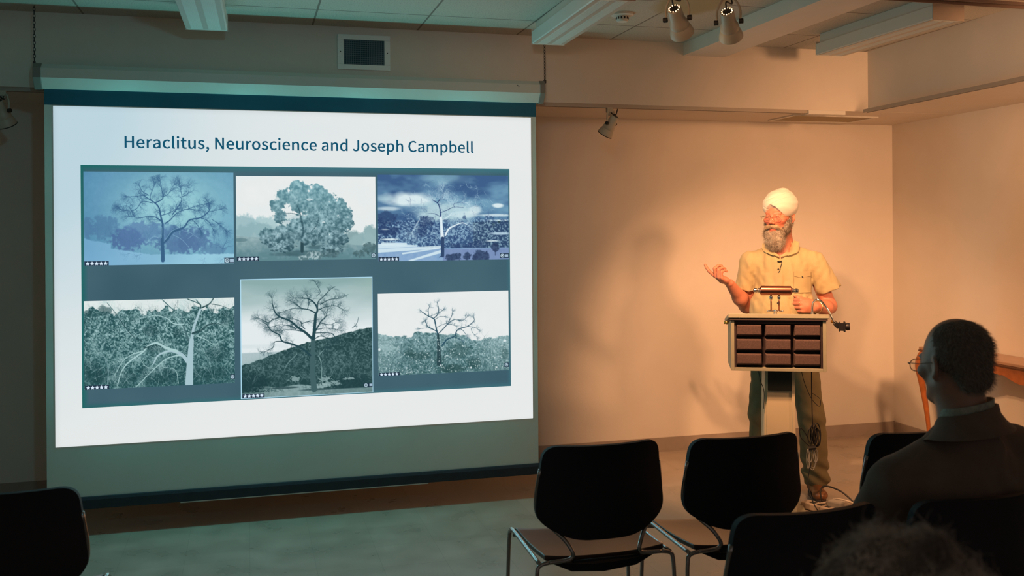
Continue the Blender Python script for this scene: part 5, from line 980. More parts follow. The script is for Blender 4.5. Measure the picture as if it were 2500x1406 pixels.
            q = np.stack([g_(-1, -1), g_(0, -1), g_(0, 0), g_(-1, 0)], -1); q[~f] = q[~f][:, ::-1]; Q.append(q)
        return V, np.concatenate(Q)
    def build(s, name, material, parent, smooth_it=2, keep=0):
        V, Q = s.mesh()
        if keep:   # drop stray islands smaller than `keep` faces
            pass
        e = np.concatenate([Q[:, [0, 1]], Q[:, [1, 2]], Q[:, [2, 3]], Q[:, [3, 0]]])
        for _ in range(smooth_it):
            acc = np.zeros_like(V); c = np.zeros(len(V)); np.add.at(acc, e[:, 0], V[e[:, 1]]); np.add.at(c, e[:, 0], 1); np.add.at(acc, e[:, 1], V[e[:, 0]]); np.add.at(c, e[:, 1], 1)
            V = V*0.5+0.5*acc/np.maximum(c, 1)[:, None]
        me = bpy.data.meshes.new(name); me.vertices.add(len(V)); me.vertices.foreach_set('co', V.astype(np.float32).ravel())
        me.loops.add(Q.size); me.loops.foreach_set('vertex_index', Q.astype(np.int32).ravel()); me.polygons.add(len(Q))
        me.polygons.foreach_set('loop_start', np.arange(0, Q.size, 4, dtype=np.int32)); me.polygons.foreach_set('loop_total', np.full(len(Q), 4, dtype=np.int32))
        me.polygons.foreach_set('use_smooth', np.ones(len(Q), bool)); me.update(); me.validate(); me.materials.append(material)
        o = bpy.data.objects.new(name, me); COL.objects.link(o); o.parent = parent
        return o, V
def paint(o, V, fn, name='tint'):
    a = o.data.color_attributes.new(name, 'FLOAT_COLOR', 'POINT'); c = np.ones((len(V), 4), np.float32); c[:, :3] = fn(V); a.data.foreach_set('color', c.ravel())
def skinmat(name, base, rough=0.48):
    m = mat(name, base, rough, sss=0.12, bump=0.25, bscale=180, bdist=0.001); nt = m.node_tree; b = nt.nodes['Principled BSDF']
    a = nt.nodes.new('ShaderNodeAttribute'); a.attribute_name = 'tint'; mx = nt.nodes.new('ShaderNodeMix'); mx.data_type = 'RGBA'; mx.blend_type = 'MULTIPLY'; mx.inputs[0].default_value = 1
    n = nt.nodes.new('ShaderNodeTexNoise'); n.inputs['Scale'].default_value = 22; mr = nt.nodes.new('ShaderNodeMapRange'); mr.inputs[1].default_value = .3; mr.inputs[2].default_value = .7; mr.inputs[3].default_value = .9; mr.inputs[4].default_value = 1.06
    tc = nt.nodes.new('ShaderNodeTexCoord'); nt.links.new(tc.outputs['Object'], n.inputs['Vector']); nt.links.new(n.outputs['Fac'], mr.inputs[0])
    v_ = nt.nodes.new('ShaderNodeVectorMath'); v_.operation = 'SCALE'; v_.inputs[0].default_value = base; nt.links.new(mr.outputs[0], v_.inputs['Scale'])
    nt.links.new(v_.outputs[0], mx.inputs[6]); nt.links.new(a.outputs['Color'], mx.inputs[7]); nt.links.new(mx.outputs[2], b.inputs['Base Color']); return m

def head(F, M, beard=False):
    """head frame: x to the person's left-on-picture, -y is where the face looks, z up, origin between the eyes' level inside the skull"""
    F.M = M
    F.ell((0, .020, .040), (.077, .097, .088), .0)
    F.ell((0, -.028, -.018), (.064, .070, .088), .03)
    F.cap((-.050, -.005, -.060), (-.018, -.070, -.096), .018, .018, .03); F.cap((.050, -.005, -.060), (.018, -.070, -.096), .018, .018, .03)
    F.ell((0, -.072, -.098), (.024, .020, .018), .02)
    for s in (-1, 1):
        F.ell((s*.046, -.066, -.022), (.022, .022, .018), .02)          # cheekbone
        F.ell((s*.031, -.101, -.002), (.019, .014, .012), .012, sub=True)  # socket
        F.cap((s*.012, -.091, .019), (s*.044, -.080, .021), .009, .007, .012)  # brow
        F.ell((s*.031, -.084, .0035), (.016, .0125, .0065), .004)       # upper lid
        F.ell((s*.031, -.083, -.009), (.015, .0115, .005), .005)        # lower lid
        # ear
        E = Matrix.Rotation(s*R(-22), 4, 'Z')
        F.ell((s*.080, .012, -.008), (.009, .019, .032), .006, rot=E)
        F.ell((s*.088, .008, -.006), (.006, .011, .020), .004, rot=E, sub=True)
        F.ell((s*.079, .006, -.036), (.008, .010, .009), .006)
    F.cap((0, -.091, .008), (0, -.116, -.030), .0075, .0115, .012)
    for s in (-1, 1): F.ell((s*.0125, -.105, -.036), (.0085, .011, .008), .006); F.ell((s*.008, -.112, -.044), (.0035, .005, .003), .002, sub=True)
    F.cap((-.020, -.089, -.066), (.020, -.089, -.066), .0055, .0055, .006); F.ell((0, -.096, -.064), (.014, .007, .005), .006)
    F.cap((-.016, -.088, -.077), (.016, -.088, -.077), .006, .006, .006); F.ell((0, -.094, -.0775), (.013, .007, .006), .006)
    F.ell((0, -.101, -.0705), (.022, .010, .0016), .002, sub=True)
    F.cap((0, .022, -.06), (0, .035, -.20), .058, .060, .03)
    for s in (-1, 1): F.cap((s*.045, .02, -.06), (s*.018, -.02, -.19), .014, .012, .03)
    F.M = None
def face_paint(M, lipcol=(1.1, .55, .55), cheek=(1.15, .72, .68)):
    Mi = np.array(M.inverted())
    def fn(V):
        P = V @ Mi[:3, :3].T+Mi[:3, 3]; c = np.ones((len(V), 3))
        def mix(w_, col): c[:] = c*(1-w_[:, None])+np.array(col)*w_[:, None]
        ch = np.zeros(len(V))
        for s in (-1, 1): ch += np.exp(-(((P[:, 0]-s*.045)/.024)**2+((P[:, 1]+.075)/.03)**2+((P[:, 2]+.028)/.022)**2))
        mix(np.clip(ch, 0, 1)*.8, cheek); mix(np.exp(-((P[:, 0]/.014)**2+((P[:, 1]+.118)/.014)**2+((P[:, 2]+.032)/.016)**2)), cheek)
        lp_ = ((np.abs(P[:, 0]) < .024-.0*P[:, 0]) & (P[:, 1] < -.088) & (np.abs(P[:, 2]+.071) < .0105)).astype(float); mix(lp_*.8, lipcol)
        for s in (-1, 1):
            b = np.exp(-(((P[:, 0]-s*.030)/.020)**2+((P[:, 2]-.0215-0.004*0)/.0045)**2))*(P[:, 1] < -.07); mix(b*.55, (.45, .42, .40))
            e = np.exp(-(((P[:, 0]-s*.031)/.018)**2+((P[:, 2]+.001)/.0035)**2))*(P[:, 1] < -.075); mix(e*.5, (.35, .22, .2))
        return c
    return fn
def hand(F, wrist, d, n, curls, spread=(.11, .03, -.04, -.12), thumb=((.6, .55, .1), 20, 25), sc_=1.0, k=.006, fat=1.0):
    """d: towards the fingers, n: out of the palm; the thumb sits on the side d x n ... s"""
    d = Vector(d).normalized(); n = Vector(n); n = (n-d*n.dot(d)).normalized(); s = d.cross(n)*thumb[3] if len(thumb) > 3 else d.cross(n)
    w_ = Vector(wrist); offs = (.030, .010, -.011, -.030); kl = (.090, .094, .089, .080); fl_ = ((.044, .026, .020), (.048, .030, .021), (.044, .028, .020), (.034, .021, .018)); rr = (.0092, .0095, .0090, .0080)
    kn = []
    for i in range(4):
        b = w_+(d*kl[i]+s*offs[i]-n*(.002 if i in (1, 2) else -.001))*sc_; kn.append(b)
        F.cap(w_+(s*offs[i]*.55+d*.008)*sc_, b-d*.006*sc_, .0125*sc_, .0112*sc_, .014)
    F.ell(w_+(d*.045+s*.026+n*.008)*sc_, (.016*sc_,)*3, .016); F.ell(w_+(d*.040-s*.024+n*.007)*sc_, (.015*sc_,)*3, .014); F.ell(w_+(d*.055)*sc_, (.022*sc_,)*3, .02)
    for i in range(4):
        p = kn[i]; ang = 0; di = (d+s*spread[i]).normalized()
        for j in range(3):
            ang += R(curls[i][j]); dr = di*math.cos(ang)+n*math.sin(ang); q = p+dr*fl_[i][j]*sc_
            r0 = rr[i]*(1-.09*j)*sc_*fat; F.cap(p, q, r0, r0*.92, .0035 if j == 0 else .003); p = q
        kn[i] = (kn[i], p)
    tdir, c1, c2 = thumb[0], thumb[1], thumb[2]
    t0 = w_+(d*.022+s*.024+n*.006)*sc_; td = (d*tdir[0]+s*tdir[1]+n*tdir[2]).normalized(); ax = td.cross(n if abs(td.dot(n)) < .9 else d).normalized()
    p1 = t0+td*.044*sc_; F.cap(t0, p1, .0145*sc_, .0115*sc_, .012)
    q_ = Matrix.Rotation(R(c1), 3, s.cross(td)+n*0.0001 if False else td.cross(d-s*.3)); td2 = (q_ @ td).normalized(); p2 = p1+td2*.032*sc_; F.cap(p1, p2, .0108*sc_, .0098*sc_, .004)
    q_ = Matrix.Rotation(R(c2), 3, td2.cross(d-s*.3)); td3 = (q_ @ td2).normalized(); p3 = p2+td3*.024*sc_; F.cap(p2, p3, .0098*sc_, .0082*sc_, .003)
    return kn, s

def strands(name, roots, dirs, length, rad, m, parent, seed=0, droop=0.0, curl=0.0, segs=3, jit=.3):
    rg = np.random.RandomState(seed); N = len(roots); P = roots.copy(); D = dirs/np.linalg.norm(dirs, axis=1, keepdims=True); L = length*rg.uniform(.55, 1.15, N) if np.ndim(length) == 0 else length
    pts = [P.copy()]; ph = rg.uniform(0, 6.28, N); ax = rg.normal(size=(N, 3)); ax /= np.linalg.norm(ax, axis=1, keepdims=True)
    for k_ in range(segs):
        D = D+rg.normal(size=(N, 3))*jit/segs; D[:, 2] -= droop
        if curl: D = D+curl*np.cross(D, ax)
        D /= np.linalg.norm(D, axis=1, keepdims=True); P = P+D*(L/segs)[:, None]; pts.append(P.copy())
    vs = []; T = len(pts)
    for k_, p in enumerate(pts):
        t = D; a = np.cross(t, ax); a /= np.linalg.norm(a, axis=1, keepdims=True)+1e-9; b = np.cross(t, a); r_ = rad*(1-.75*k_/(T-1))
        for j in range(3):
            c = math.cos(2.094*j), math.sin(2.094*j); vs.append(p+(a*c[0]+b*c[1])*r_)
    V = np.stack(vs, 1).reshape(-1, 3); base = (np.arange(N)*3*T)[:, None, None]; q = []
    for k_ in range(T-1):
        for j in range(3): l = (j+1) % 3; q.append([k_*3+j, k_*3+l, (k_+1)*3+l, (k_+1)*3+j])
    Q = (base+np.array(q)[None]).reshape(-1, 4)
    me = bpy.data.meshes.new(name); me.vertices.add(len(V)); me.vertices.foreach_set('co', V.astype(np.float32).ravel()); me.loops.add(Q.size); me.loops.foreach_set('vertex_index', Q.astype(np.int32).ravel()); me.polygons.add(len(Q))
    me.polygons.foreach_set('loop_start', np.arange(0, Q.size, 4, dtype=np.int32)); me.polygons.foreach_set('loop_total', np.full(len(Q), 4, dtype=np.int32)); me.polygons.foreach_set('use_smooth', np.ones(len(Q), bool)); me.update(); me.materials.append(m)
    o = bpy.data.objects.new(name, me); COL.objects.link(o); o.parent = parent; return o
def surface_samples(V, n, seed, sel=None):
    rg = np.random.RandomState(seed); i = np.arange(len(V)) if sel is None else np.where(sel)[0]
    return V[rg.choice(i, n)]+rg.normal(size=(n, 3))*.0006

# ================================================================== the speaker
man = empty('person', (3.142, 5.150, 0), R(-31.4)); tag(man, 'speaker in white turban, grey beard and tan short-sleeved shirt gesturing behind the lectern', 'person')
M_skin = skinmat('speaker_skin', (0.60, 0.225, 0.145))
HM = Matrix.Translation((-.052, -.010, 1.668)) @ Matrix.Rotation(R(-25), 4, 'Z') @ Matrix.Rotation(R(3), 4, 'X')
F = Field((-.52, -.42, -.01), (.36, .30, 1.84), .0042)
head(F, HM)
F.cap((-.040, .03, 1.50), (-.036, .02, 1.40), .058, .07, .03)
F.ell((-.036, .010, 1.27), (.145, .085, .18), .05); F.ell((-.045, -.005, 1.06), (.145, .100, .18), .05); F.ell((-.04, .01, .90), (.145, .095, .12), .05)
F.cap((-.19, .015, 1.370), (.125, .015, 1.370), .043, .043, .04)
# right arm (picture left): raised, palm up
el1 = (-.250, .035, 1.120); wr1 = (-.338, -.150, 1.268)
F.cap((-.210, .01, 1.375), el1, .048, .042, .03); F.cap(el1, (-.285, -.04, 1.175), .043, .044, .02); F.cap((-.285, -.04, 1.175), wr1, .043, .027, .02)
kn1, s1 = hand(F, wr1, (-.70, -.45, .42), (.45, .25, .80), ((16, 14, 10), (52, 66, 40), (62, 68, 40), (64, 66, 40)), spread=(.50, .02, -.02, -.06), thumb=((.45, .85, .10), 4, 4, 1), sc_=1.02, fat=1.18)
# left arm (picture right): loose fist at the belt
el2 = (.232, .050, 1.125); wr2 = (.150, -.150, 1.136)
F.cap((.140, .01, 1.375), el2, .048, .043, .03); F.cap(el2, (.205, -.04, 1.12), .044, .045, .02); F.cap((.205, -.04, 1.12), wr2, .043, .028, .02)
kn2, s2 = hand(F, wr2, (-.86, -.42, .10), (-.35, .90, -.1), ((72, 85, 45), (76, 88, 45), (80, 88, 45), (82, 88, 45)), spread=(.02, .0, -.0, -.02), thumb=((.95, .30, .30), 0, 0, -1), sc_=1.05, fat=1.12)
# legs and feet inside the trousers and shoes
for x0_, x1_, x2_ in ((-.120, -.165, -.175), (.055, .105, .135)):
    F.cap((x0_, .02, .86), (x1_, .0, .48), .075, .050, .04); F.cap((x1_, .0, .48), (x2_, .02, .09), .050, .034, .03); F.cap((x2_, .03, .045), (x2_+.01, -.10, .030), .024, .016, .02)
body, V = F.build('body', M_skin, man, 1)
paint(body, V, face_paint(HM))
Rh = HM.to_3x3()
hp = lambda p: tuple(HM @ Vector(p))
# eyes
M_eye = mat('eye_white', (0.55, 0.45, 0.38), 0.25); M_iris = mat('iris', (0.05, 0.05, 0.05), 0.2)
for s in (-1, 1):
    e = MB().sphere(hp((s*.031, -.0815, -.001)), .0115, 16, 12).build('eye', M_eye, man, smooth=True)
    MB().sphere(hp((s*.031-.002, -.0885, -.0015)), .0052, 12, 8).build('iris', M_iris, e, smooth=True)
# turban: wound cloth with a crossing fold and a knot on top
M_turb = mat('turban_cloth', (0.64, 0.61, 0.55), 0.85, bump=0.3, bscale=90, bdist=0.002, sheen=0.2)
F = Field((-.21, -.18, 1.60), (.10, .17, 1.86), .0026); F.M = HM
F.ell((0, .014, .070), (.098, .116, .078), 0); F.ell((.004, .020, .118), (.070, .078, .042), .03); F.ell((.014, .030, .150), (.026, .030, .018), .022)
def fold(P):   # the over-lapping band that rises to the person's left
    x, y, z = P[..., 0], P[..., 1], P[..., 2]; k0 = np.sqrt((x/.099)**2+((y-.014)/.117)**2+((z-.064)/.086)**2)
    t = np.clip((x+.03)/.06, 0, 1)*.0075*np.clip((.10-y)/.05, 0, 1); pl = (z-(.078+.42*(x+.01)))*.9; return np.maximum((k0-1)*.10-t, pl)
F.op(fold, (-.11, -.13, -.05), (.12, .14, .17), .0015)
def brim(P):
    x, y, z = P[..., 0], P[..., 1], P[..., 2]; fr = np.clip((-y+.02)/.12, 0, 1); zb = .074*fr-.034*(1-fr)-(.30*np.abs(x+.006)+6.0*(x+.006)**2)*fr; zb = np.maximum(zb, -.045)
    return (z-zb)*.85
F.op(brim, (-.13, -.15, -.13), (.13, .16, .07), .004, sub=True)
F.displace(lambda P: .0030*np.exp(-((P[:, 2]-.104-.40*(P[:, 0]+.03))/.0035)**2)*(P[:, 0] > -.05)*(P[:, 1] < .05)+.0022*np.exp(-((P[:, 2]-.060+.5*(P[:, 0]+.06))/.003)**2)*(P[:, 0] < -.03)+.0007*np.sin((P[:, 2]*1.0-.45*P[:, 0]+.3*P[:, 1])*150+5*n3(P, 14, 2))*np.clip((P[:, 2]+.0)/.05, 0, 1)+.0016*n3(P, 30, 3))
F.M = None; F.build('turban', M_turb, man, 1)
# beard: soft volume plus strands
M_beard = mat('beard_hair', (0.44, 0.39, 0.33), 0.8, noise=0.5, nscale=30, color2=(0.22, 0.17, 0.13)); M_hairw = mat('beard_strands', (0.56, 0.50, 0.43), 0.6, color2=(0.26, 0.20, 0.15), nscale=25, noise=.5); M_hairw2 = mat('moustache_strands', (0.62, 0.46, 0.30), 0.6, noise=.4, nscale=50)
F = Field((-.17, -.18, 1.44), (.06, .10, 1.68), .0026); F.M = HM
F.ell((0, -.062, -.118), (.058, .048, .050), 0); F.ell((0, -.066, -.155), (.050, .040, .046), .03)
for s in (-1, 1): F.ell((s*.054, -.022, -.062), (.021, .034, .046), .02); F.ell((s*.038, -.062, -.096), (.026, .026, .030), .02); F.ell((s*.068, -.004, -.030), (.010, .014, .026), .01)
F.ell((0, -.112, -.072), (.027, .030, .0135), .008, sub=True); F.ell((0, -.118, -.094), (.012, .012, .008), .004, sub=True)
F.displace(lambda P: .007*n3(P, 55, 5)+.006*n3(P, 120, 6))
F.M = None; bo, BV = F.build('beard', M_beard, man, 1)
Mi = np.array(HM.inverted()); BL = BV @ Mi[:3, :3].T+Mi[:3, 3]
Rm = np.array(HM)[:3, :3]
sel = (BL[:, 1] < .03)
r_ = surface_samples(BV, 4200, 7, sel); rl = r_ @ Mi[:3, :3].T+Mi[:3, 3]
dl = np.stack([rl[:, 0]*9, -0.35-np.clip((rl[:, 2]+.15)*3, -.5, .6), np.full(len(rl), -1.0)], -1)
sd = (np.abs(rl[:, 0])+np.random.RandomState(2).normal(size=len(rl))*.010 > .044) & (rl[:, 2] > -.125)
dl[sd] += np.stack([np.sign(rl[sd, 0])*.5, np.full(sd.sum(), .1), np.full(sd.sum(), .2)], -1)
M_haird = mat('dark_beard_strands', (0.24, 0.18, 0.13), 0.6, color2=(0.09, 0.065, 0.045), nscale=40, noise=.5)
strands('beard_strands', r_[~sd], dl[~sd] @ Rm.T, .024, .00055, M_hairw, bo, 8, jit=1.1, segs=3)
strands('beard_strands', r_[sd], dl[sd] @ Rm.T, .020, .0006, M_haird, bo, 18, jit=1.3, segs=3)
F = Field((-.17, -.18, 1.56), (.02, .02, 1.66), .0018); F.M = HM
for s in (-1, 1): F.cap((s*.004, -.104, -.054), (s*.030, -.098, -.059), .0095, .0085, .006); F.cap((s*.030, -.098, -.059), (s*.050, -.080, -.076), .0080, .0035, .006)
F.displace(lambda P: .003*n3(P, 90, 9))
F.M = None; mo, MV = F.build('moustache', M_hairw2, man, 1)
r_ = surface_samples(MV, 700, 9); rl = r_ @ Mi[:3, :3].T+Mi[:3, 3]; dl = np.stack([np.sign(rl[:, 0])*.9, np.full(len(rl), -.35), np.full(len(rl), -.55)], -1)
strands('moustache_strands', r_, dl @ Rm.T, .014, .0006, M_hairw2, mo, 10, jit=.5)
# sideburn hair under the turban
rg_ = np.random.RandomState(3); rr_ = []
for s in (-1, 1):
    q = rg_.uniform(0, 1, (260, 3)); rr_.append(np.stack([np.full(260, s*.076), -.02+.04*q[:, 1], -.055+.06*q[:, 2]], -1))
rr_ = np.concatenate(rr_); 
for s in (-1, 1):
    q_ = rr_[rr_[:, 0]*s > 0]; strands('sideburn', (q_ @ Rm.T+np.array(HM)[:3, 3]), (np.stack([np.full(len(q_), s*.5), np.zeros(len(q_)), -np.ones(len(q_))], -1)) @ Rm.T, .018, .0007, M_beard, man, 4, jit=.6)
# glasses: wire frame, lenses, temples
gl = empty('glasses', (0, 0, 0)); gl.parent = man
M_gold = mat('gold_wire', (0.85, 0.62, 0.35), 0.25, metal=1.0)
M_lens = bpy.data.materials.new('lens_glass'); M_lens.use_nodes = True; lb = M_lens.node_tree.nodes['Principled BSDF']; lb.inputs['Transmission Weight'].default_value = 1; lb.inputs['Roughness'].default_value = 0.02; lb.inputs['IOR'].default_value = 1.05; lb.inputs['Alpha'].default_value = 0.25
def glasses(gp, parent, mframe, w_=.026, h_=.015, r=.0011):
    for s in (-1, 1):
        rim = [gp((s*.033+w_*math.copysign(abs(math.cos(a))**.8, math.cos(a)), -.112-.002*abs(math.cos(a))+.004*(math.cos(a)*s > 0), -.007+h_*math.copysign(abs(math.sin(a))**.8, math.sin(a)))) for a in [2*math.pi*i/28 for i in range(28)]]
        MB().tube(rim, r, 6, closed=True).build('rim', mframe, parent, smooth=True)
        MB().add([tuple(Vector(gp((s*.033, -.112, -.007))))]+[tuple(p) for p in rim], [(0, i+1, (i+1) % 28+1) for i in range(28)]).build('lens', M_lens, parent)
        MB().tube(smoothpath([gp((s*.059, -.110, -.003)), gp((s*.074, -.100, .002)), gp((s*.080, -.05, .000)), gp((s*.082, .005, .004)), gp((s*.080, .022, -.012))], 5), r, 6).build('temple', mframe, parent, smooth=True)
    MB().tube(smoothpath([gp((-.008, -.114, -.002)), gp((0, -.118, .003)), gp((.008, -.114, -.002))], 4), r*1.1, 6).build('bridge', mframe, parent, smooth=True)
glasses(hp, gl, M_gold)

# shirt: boxy camp shirt with set-in sleeves and folds
M_shirt = mat('shirt_cloth', (0.46, 0.37, 0.20), 0.85, noise=0.10, nscale=7, bump=0.25, bscale=350, sheen=0.15, bdist=0.0015)
F = Field((-.42, -.25, .76), (.40, .24, 1.56), .0045)
F.ell((-.036, .005, 1.29), (.172, .128, .20), 0); F.ell((-.045, -.018, 1.08), (.198, .155, .20), .06); F.ell((-.04, 0, .90), (.205, .148, .16), .06)
F.cap((-.200, .012, 1.395), (-.06, .016, 1.435), .062, .062, .05); F.cap((.130, .012, 1.395), (-.015, .016, 1.435), .062, .062, .05); F.cap((-.036, .02, 1.44), (-.040, .025, 1.480), .085, .070, .04)
F.ell((-.036, .03, 1.35), (.155, .11, .12), .04)
F.cap((-.217, .012, 1.388), (-.254, .028, 1.215), .070, .074, .014); F.cap((.145, .012, 1.388), (.238, .030, 1.215), .070, .074, .014)
# hem and sleeve openings
def below(P): return P[..., 2]-.815
F.op(below, (-.42, -.25, .76), (.40, .24, .815), 0, sub=True)
def slv(c, ax_, r_):
    c = np.array(c); ax_ = np.array(ax_)/np.linalg.norm(ax_)
    def fn(P):
        q = P-c; t = q @ ax_; rad = np.linalg.norm(q-t[..., None]*ax_, axis=-1); return np.maximum(-t, rad-r_)
    return fn
for c, ax_ in (((-.2505, .027, 1.222), (-.14, .08, -1)), ((.229, .029, 1.222), (.38, .09, -1))):
    F.op(slv(c, ax_, .098), (c[0]-.11, c[1]-.12, c[2]-.12), (c[0]+.11, c[1]+.12, c[2]+.02), .003, sub=True)
    a_ = np.array(ax_)/np.linalg.norm(ax_); c2 = np.array(c)-a_*.03
    F.cap(tuple(c2), tuple(np.array(c)+a_*.10), .054, .056, .002, sub=True)
# neck opening
F.cap((-.048, -.035, 1.475), (-.052, -.06, 1.62), .066, .085, .006, sub=True); F.ell((-.048, -.115, 1.455), (.030, .05, .055), .01, sub=True)
def folds(P):
    x, y, z = P[:, 0]+.036, P[:, 1], P[:, 2]; d_ = .010*n3(P*np.array([1, 1, .4]), 14, 11)+.006*n3(P*np.array([1, 1, .3]), 30, 12)+.011*n3(P*np.array([1, .6, .14])+np.array([.25, 0, 0])*P[:, 2:3]*.3, 44, 14)+.003*n3(P, 60, 15)
    for sx, ox in ((-1, -.165), (1, .165)):
        r2 = ((x-ox)/.09)**2+((z-1.22)/.16)**2; d_ += .0022*np.sin((x*sx*1.3-z*.8)*95+5*n3(P, 9, 13))*np.exp(-r2)
    d_ += .006*np.exp(-((x+.0)/.004)**2)*(y < -.05)*(z < 1.42)*.5  # placket edge
    return -d_
F.displace(folds)
sh, SV = F.build('shirt', M_shirt, man, 1)
# collar, placket, buttons, pocket, lapel microphone
def patch(name, grid, th, m, parent):   # grid: rows of points -> thin solid
    rows = len(grid); cols = len(grid[0]); P = np.array(grid); nrm = np.cross(P[1:, :-1]-P[:-1, :-1], P[:-1, 1:]-P[:-1, :-1]).mean((0, 1)); nrm /= np.linalg.norm(nrm)
    vs = [tuple(p) for r_ in P for p in r_]+[tuple(p+nrm*th) for r_ in P for p in r_]; k = rows*cols; fs = []
    for i in range(rows-1):
        for j in range(cols-1): a = i*cols+j; fs += [(a, a+1, a+cols+1, a+cols), (k+a, k+a+cols, k+a+cols+1, k+a+1)]
    for i in range(rows-1): a = i*cols; fs.append((a, a+cols, k+a+cols, k+a)); a += cols-1; fs.append((a, k+a, k+a+cols, a+cols))
    for j in range(cols-1): a = j; fs.append((a, k+a, k+a+1, a+1)); a = (rows-1)*cols+j; fs.append((a, a+1, k+a+1, k+a))
    return MB().add(vs, fs).build(name, m, parent, auto=60)
def shirt_front(x, z):   # front surface y of the shirt near (x, z)
    q = np.hypot(SV[:, 0]-x, SV[:, 2]-z)+(SV[:, 1] > .0)*9; i = np.argsort(q)[:4]; return float(SV[i, 1].min())
def leaf(inner, outer, n=9, m=6):
    inn = smoothpath([(x, 0, z) for x, z in inner], 6); out_ = smoothpath([(x, 0, z) for x, z in outer], 6); g = []
    for j in range(m):
        t = j/(m-1); row = []
        for i in range(n):
            q = i/(n-1); A_ = inn[int(round(q*(len(inn)-1)))]; B_ = out_[int(round(q*(len(out_)-1)))]
            x, z = A_.x+(B_.x-A_.x)*t, A_.z+(B_.z-A_.z)*t; row.append((x, shirt_front(x, z)-.004-.009*t-.004*(1-q), z))
        g.append(row)
    return g
patch('collar', leaf([(-.047, 1.428), (-.012, 1.455), (.020, 1.490), (.032, 1.520)], [(-.043, 1.420), (.018, 1.437), (.060, 1.460), (.060, 1.512)]), .003, M_shirt, sh)
patch('collar', leaf([(-.051, 1.430), (-.085, 1.455), (-.108, 1.485), (-.116, 1.515)], [(-.056, 1.420), (-.108, 1.440), (-.150, 1.462), (-.152, 1.500)]), -.003, M_shirt, sh)
cc = Vector((-.042, .022, 0))
def colpt(a, t):
    dev = abs(a)/math.pi; return (cc.x+(.074+.020*t)*math.sin(a), cc.y-(.070+.022*t)*math.cos(a), 1.487+.022*dev-.036*t+.012*(1-t)*math.sin(a))
angs = [R(q) for q in np.linspace(62, 298, 34)]
patch('collar', [[colpt(q if q <= math.pi else q-2*math.pi, t)[:2]+(1.500+.016*math.cos(q-math.pi)-.036*t,) for q in angs] for t in (0, .5, 1)], .0035, M_shirt, sh)
for bz, bx in ((1.352, -.058), (1.238, -.060), (1.155, -.062)):
    y_ = shirt_front(bx, bz); MB().tube([(bx, y_-.0025, bz), (bx, y_+.002, bz)], .0058, 12).build('button', M_dark, sh, bevel=.001)
px0, px1, pz0, pz1 = .030, .125, 1.215, 1.335
g_ = [[(x, shirt_front(x, z)-.0035, z) for x in np.linspace(px0, px1, 7)] for z in np.linspace(pz1, pz0, 8)]
patch('pocket', g_, .002, M_shirt, sh); g_ = [[(x, shirt_front(x, z)-.0065, z-(.010*(1-abs((x-(px0+px1)/2)/.048)) if z < 1.33 else 0)) for x in np.linspace(px0, px1, 7)] for z in (1.340, 1.312)]
patch('pocket_flap', g_, .002, M_shirt, sh); y_ = shirt_front(.078, 1.312)-.009; MB().tube([(.078, y_, 1.307), (.078, y_+.004, 1.307)], .005, 12).build('button', M_dark, sh)
mic = empty('lapel_microphone', (0, 0, 0)); mic.parent = sh
y_ = shirt_front(-.048, 1.395); MB().tube([(-.064, y_-.008, 1.398), (-.038, y_-.008, 1.400)], .0042, 10).build('capsule', M_black, mic, smooth=True)
MB().tube(smoothpath([(-.042, y_-.008, 1.400), (-.040, y_-.012, 1.385), (-.047, shirt_front(-.047, 1.36)-.006, 1.365), (-.050, shirt_front(-.05, 1.345)-.005, 1.345), (-.058, shirt_front(-.058, 1.33)-.005, 1.335)], 6), .0018, 6).build('wire', M_black, mic, smooth=True)
# ring and watch
MB().tube([Vector(kn2[1][0])+Vector(v_)*.0118 for v_ in [(Vector((-.4, .2, -.9)).normalized()*math.cos(a)+Vector((-.55, -.8, .05)).normalized()*math.sin(a)) for a in [2*math.pi*i/18 for i in range(18)]]], .0022, 6, closed=True).build('ring', M_gold, man, smooth=True)
wd = (Vector(wr2)-Vector((.205, -.04, 1.12))).normalized(); wc = Vector(wr2)-wd*.022; wu = wd.cross(Vector((0, 0, 1))).normalized(); ww = wd.cross(wu)
MB().tube([wc+(wu*math.cos(a)+ww*math.sin(a))*.0325 for a in [2*math.pi*i/24 for i in range(24)]], .0042, 8, closed=True).build('wristband', M_gold, man, smooth=True)
# trousers
M_trou = mat('trouser_cloth', (0.19, 0.15, 0.075), 0.85, noise=0.2, nscale=9, bump=0.3, bscale=260, bdist=0.002)
F = Field((-.33, -.22, .02), (.30, .22, 1.02), .005)
F.ell((-.04, .0, .92), (.185, .130, .12), 0)
F.cap((-.125, .01, .86), (-.162, -.005, .48), .098, .075, .04); F.cap((-.162, -.005, .48), (-.178, .015, .10), .075, .062, .03)
F.cap((.055, .01, .86), (.122, -.005, .48), .098, .078, .04); F.cap((.122, -.005, .48), (.148, .015, .10), .078, .078, .03)
F.op(lambda P: P[..., 2]-.055, (-.33, -.22, .02), (.30, .22, .055), 0, sub=True); F.op(lambda P: -(P[..., 2]-.985), (-.33, -.22, .985), (.30, .22, 1.02), 0, sub=True)
for x in (-.178, .148): F.cap((x, .015, .02), (x, .015, .075), .050, .046, .003, sub=True)
F.displace(lambda P: -(.010*n3(P*np.array([1, 1, .7]), 13, 21)+.006*n3(P, 30, 22)+.008*np.sin(P[:, 2]*75+3*P[:, 0]*20)*np.exp(-((P[:, 2]-.13)/.08)**2)+.004*np.sin(P[:, 2]*60+P[:, 0]*30)*np.exp(-((P[:, 2]-.46)/.06)**2)))
F.build('trousers', M_trou, man, 1)
M_shoe = mat('shoe_leather', (0.22, 0.085, 0.03), 0.4); M_sole = mat('shoe_sole', (0.05, 0.035, 0.03), 0.7)
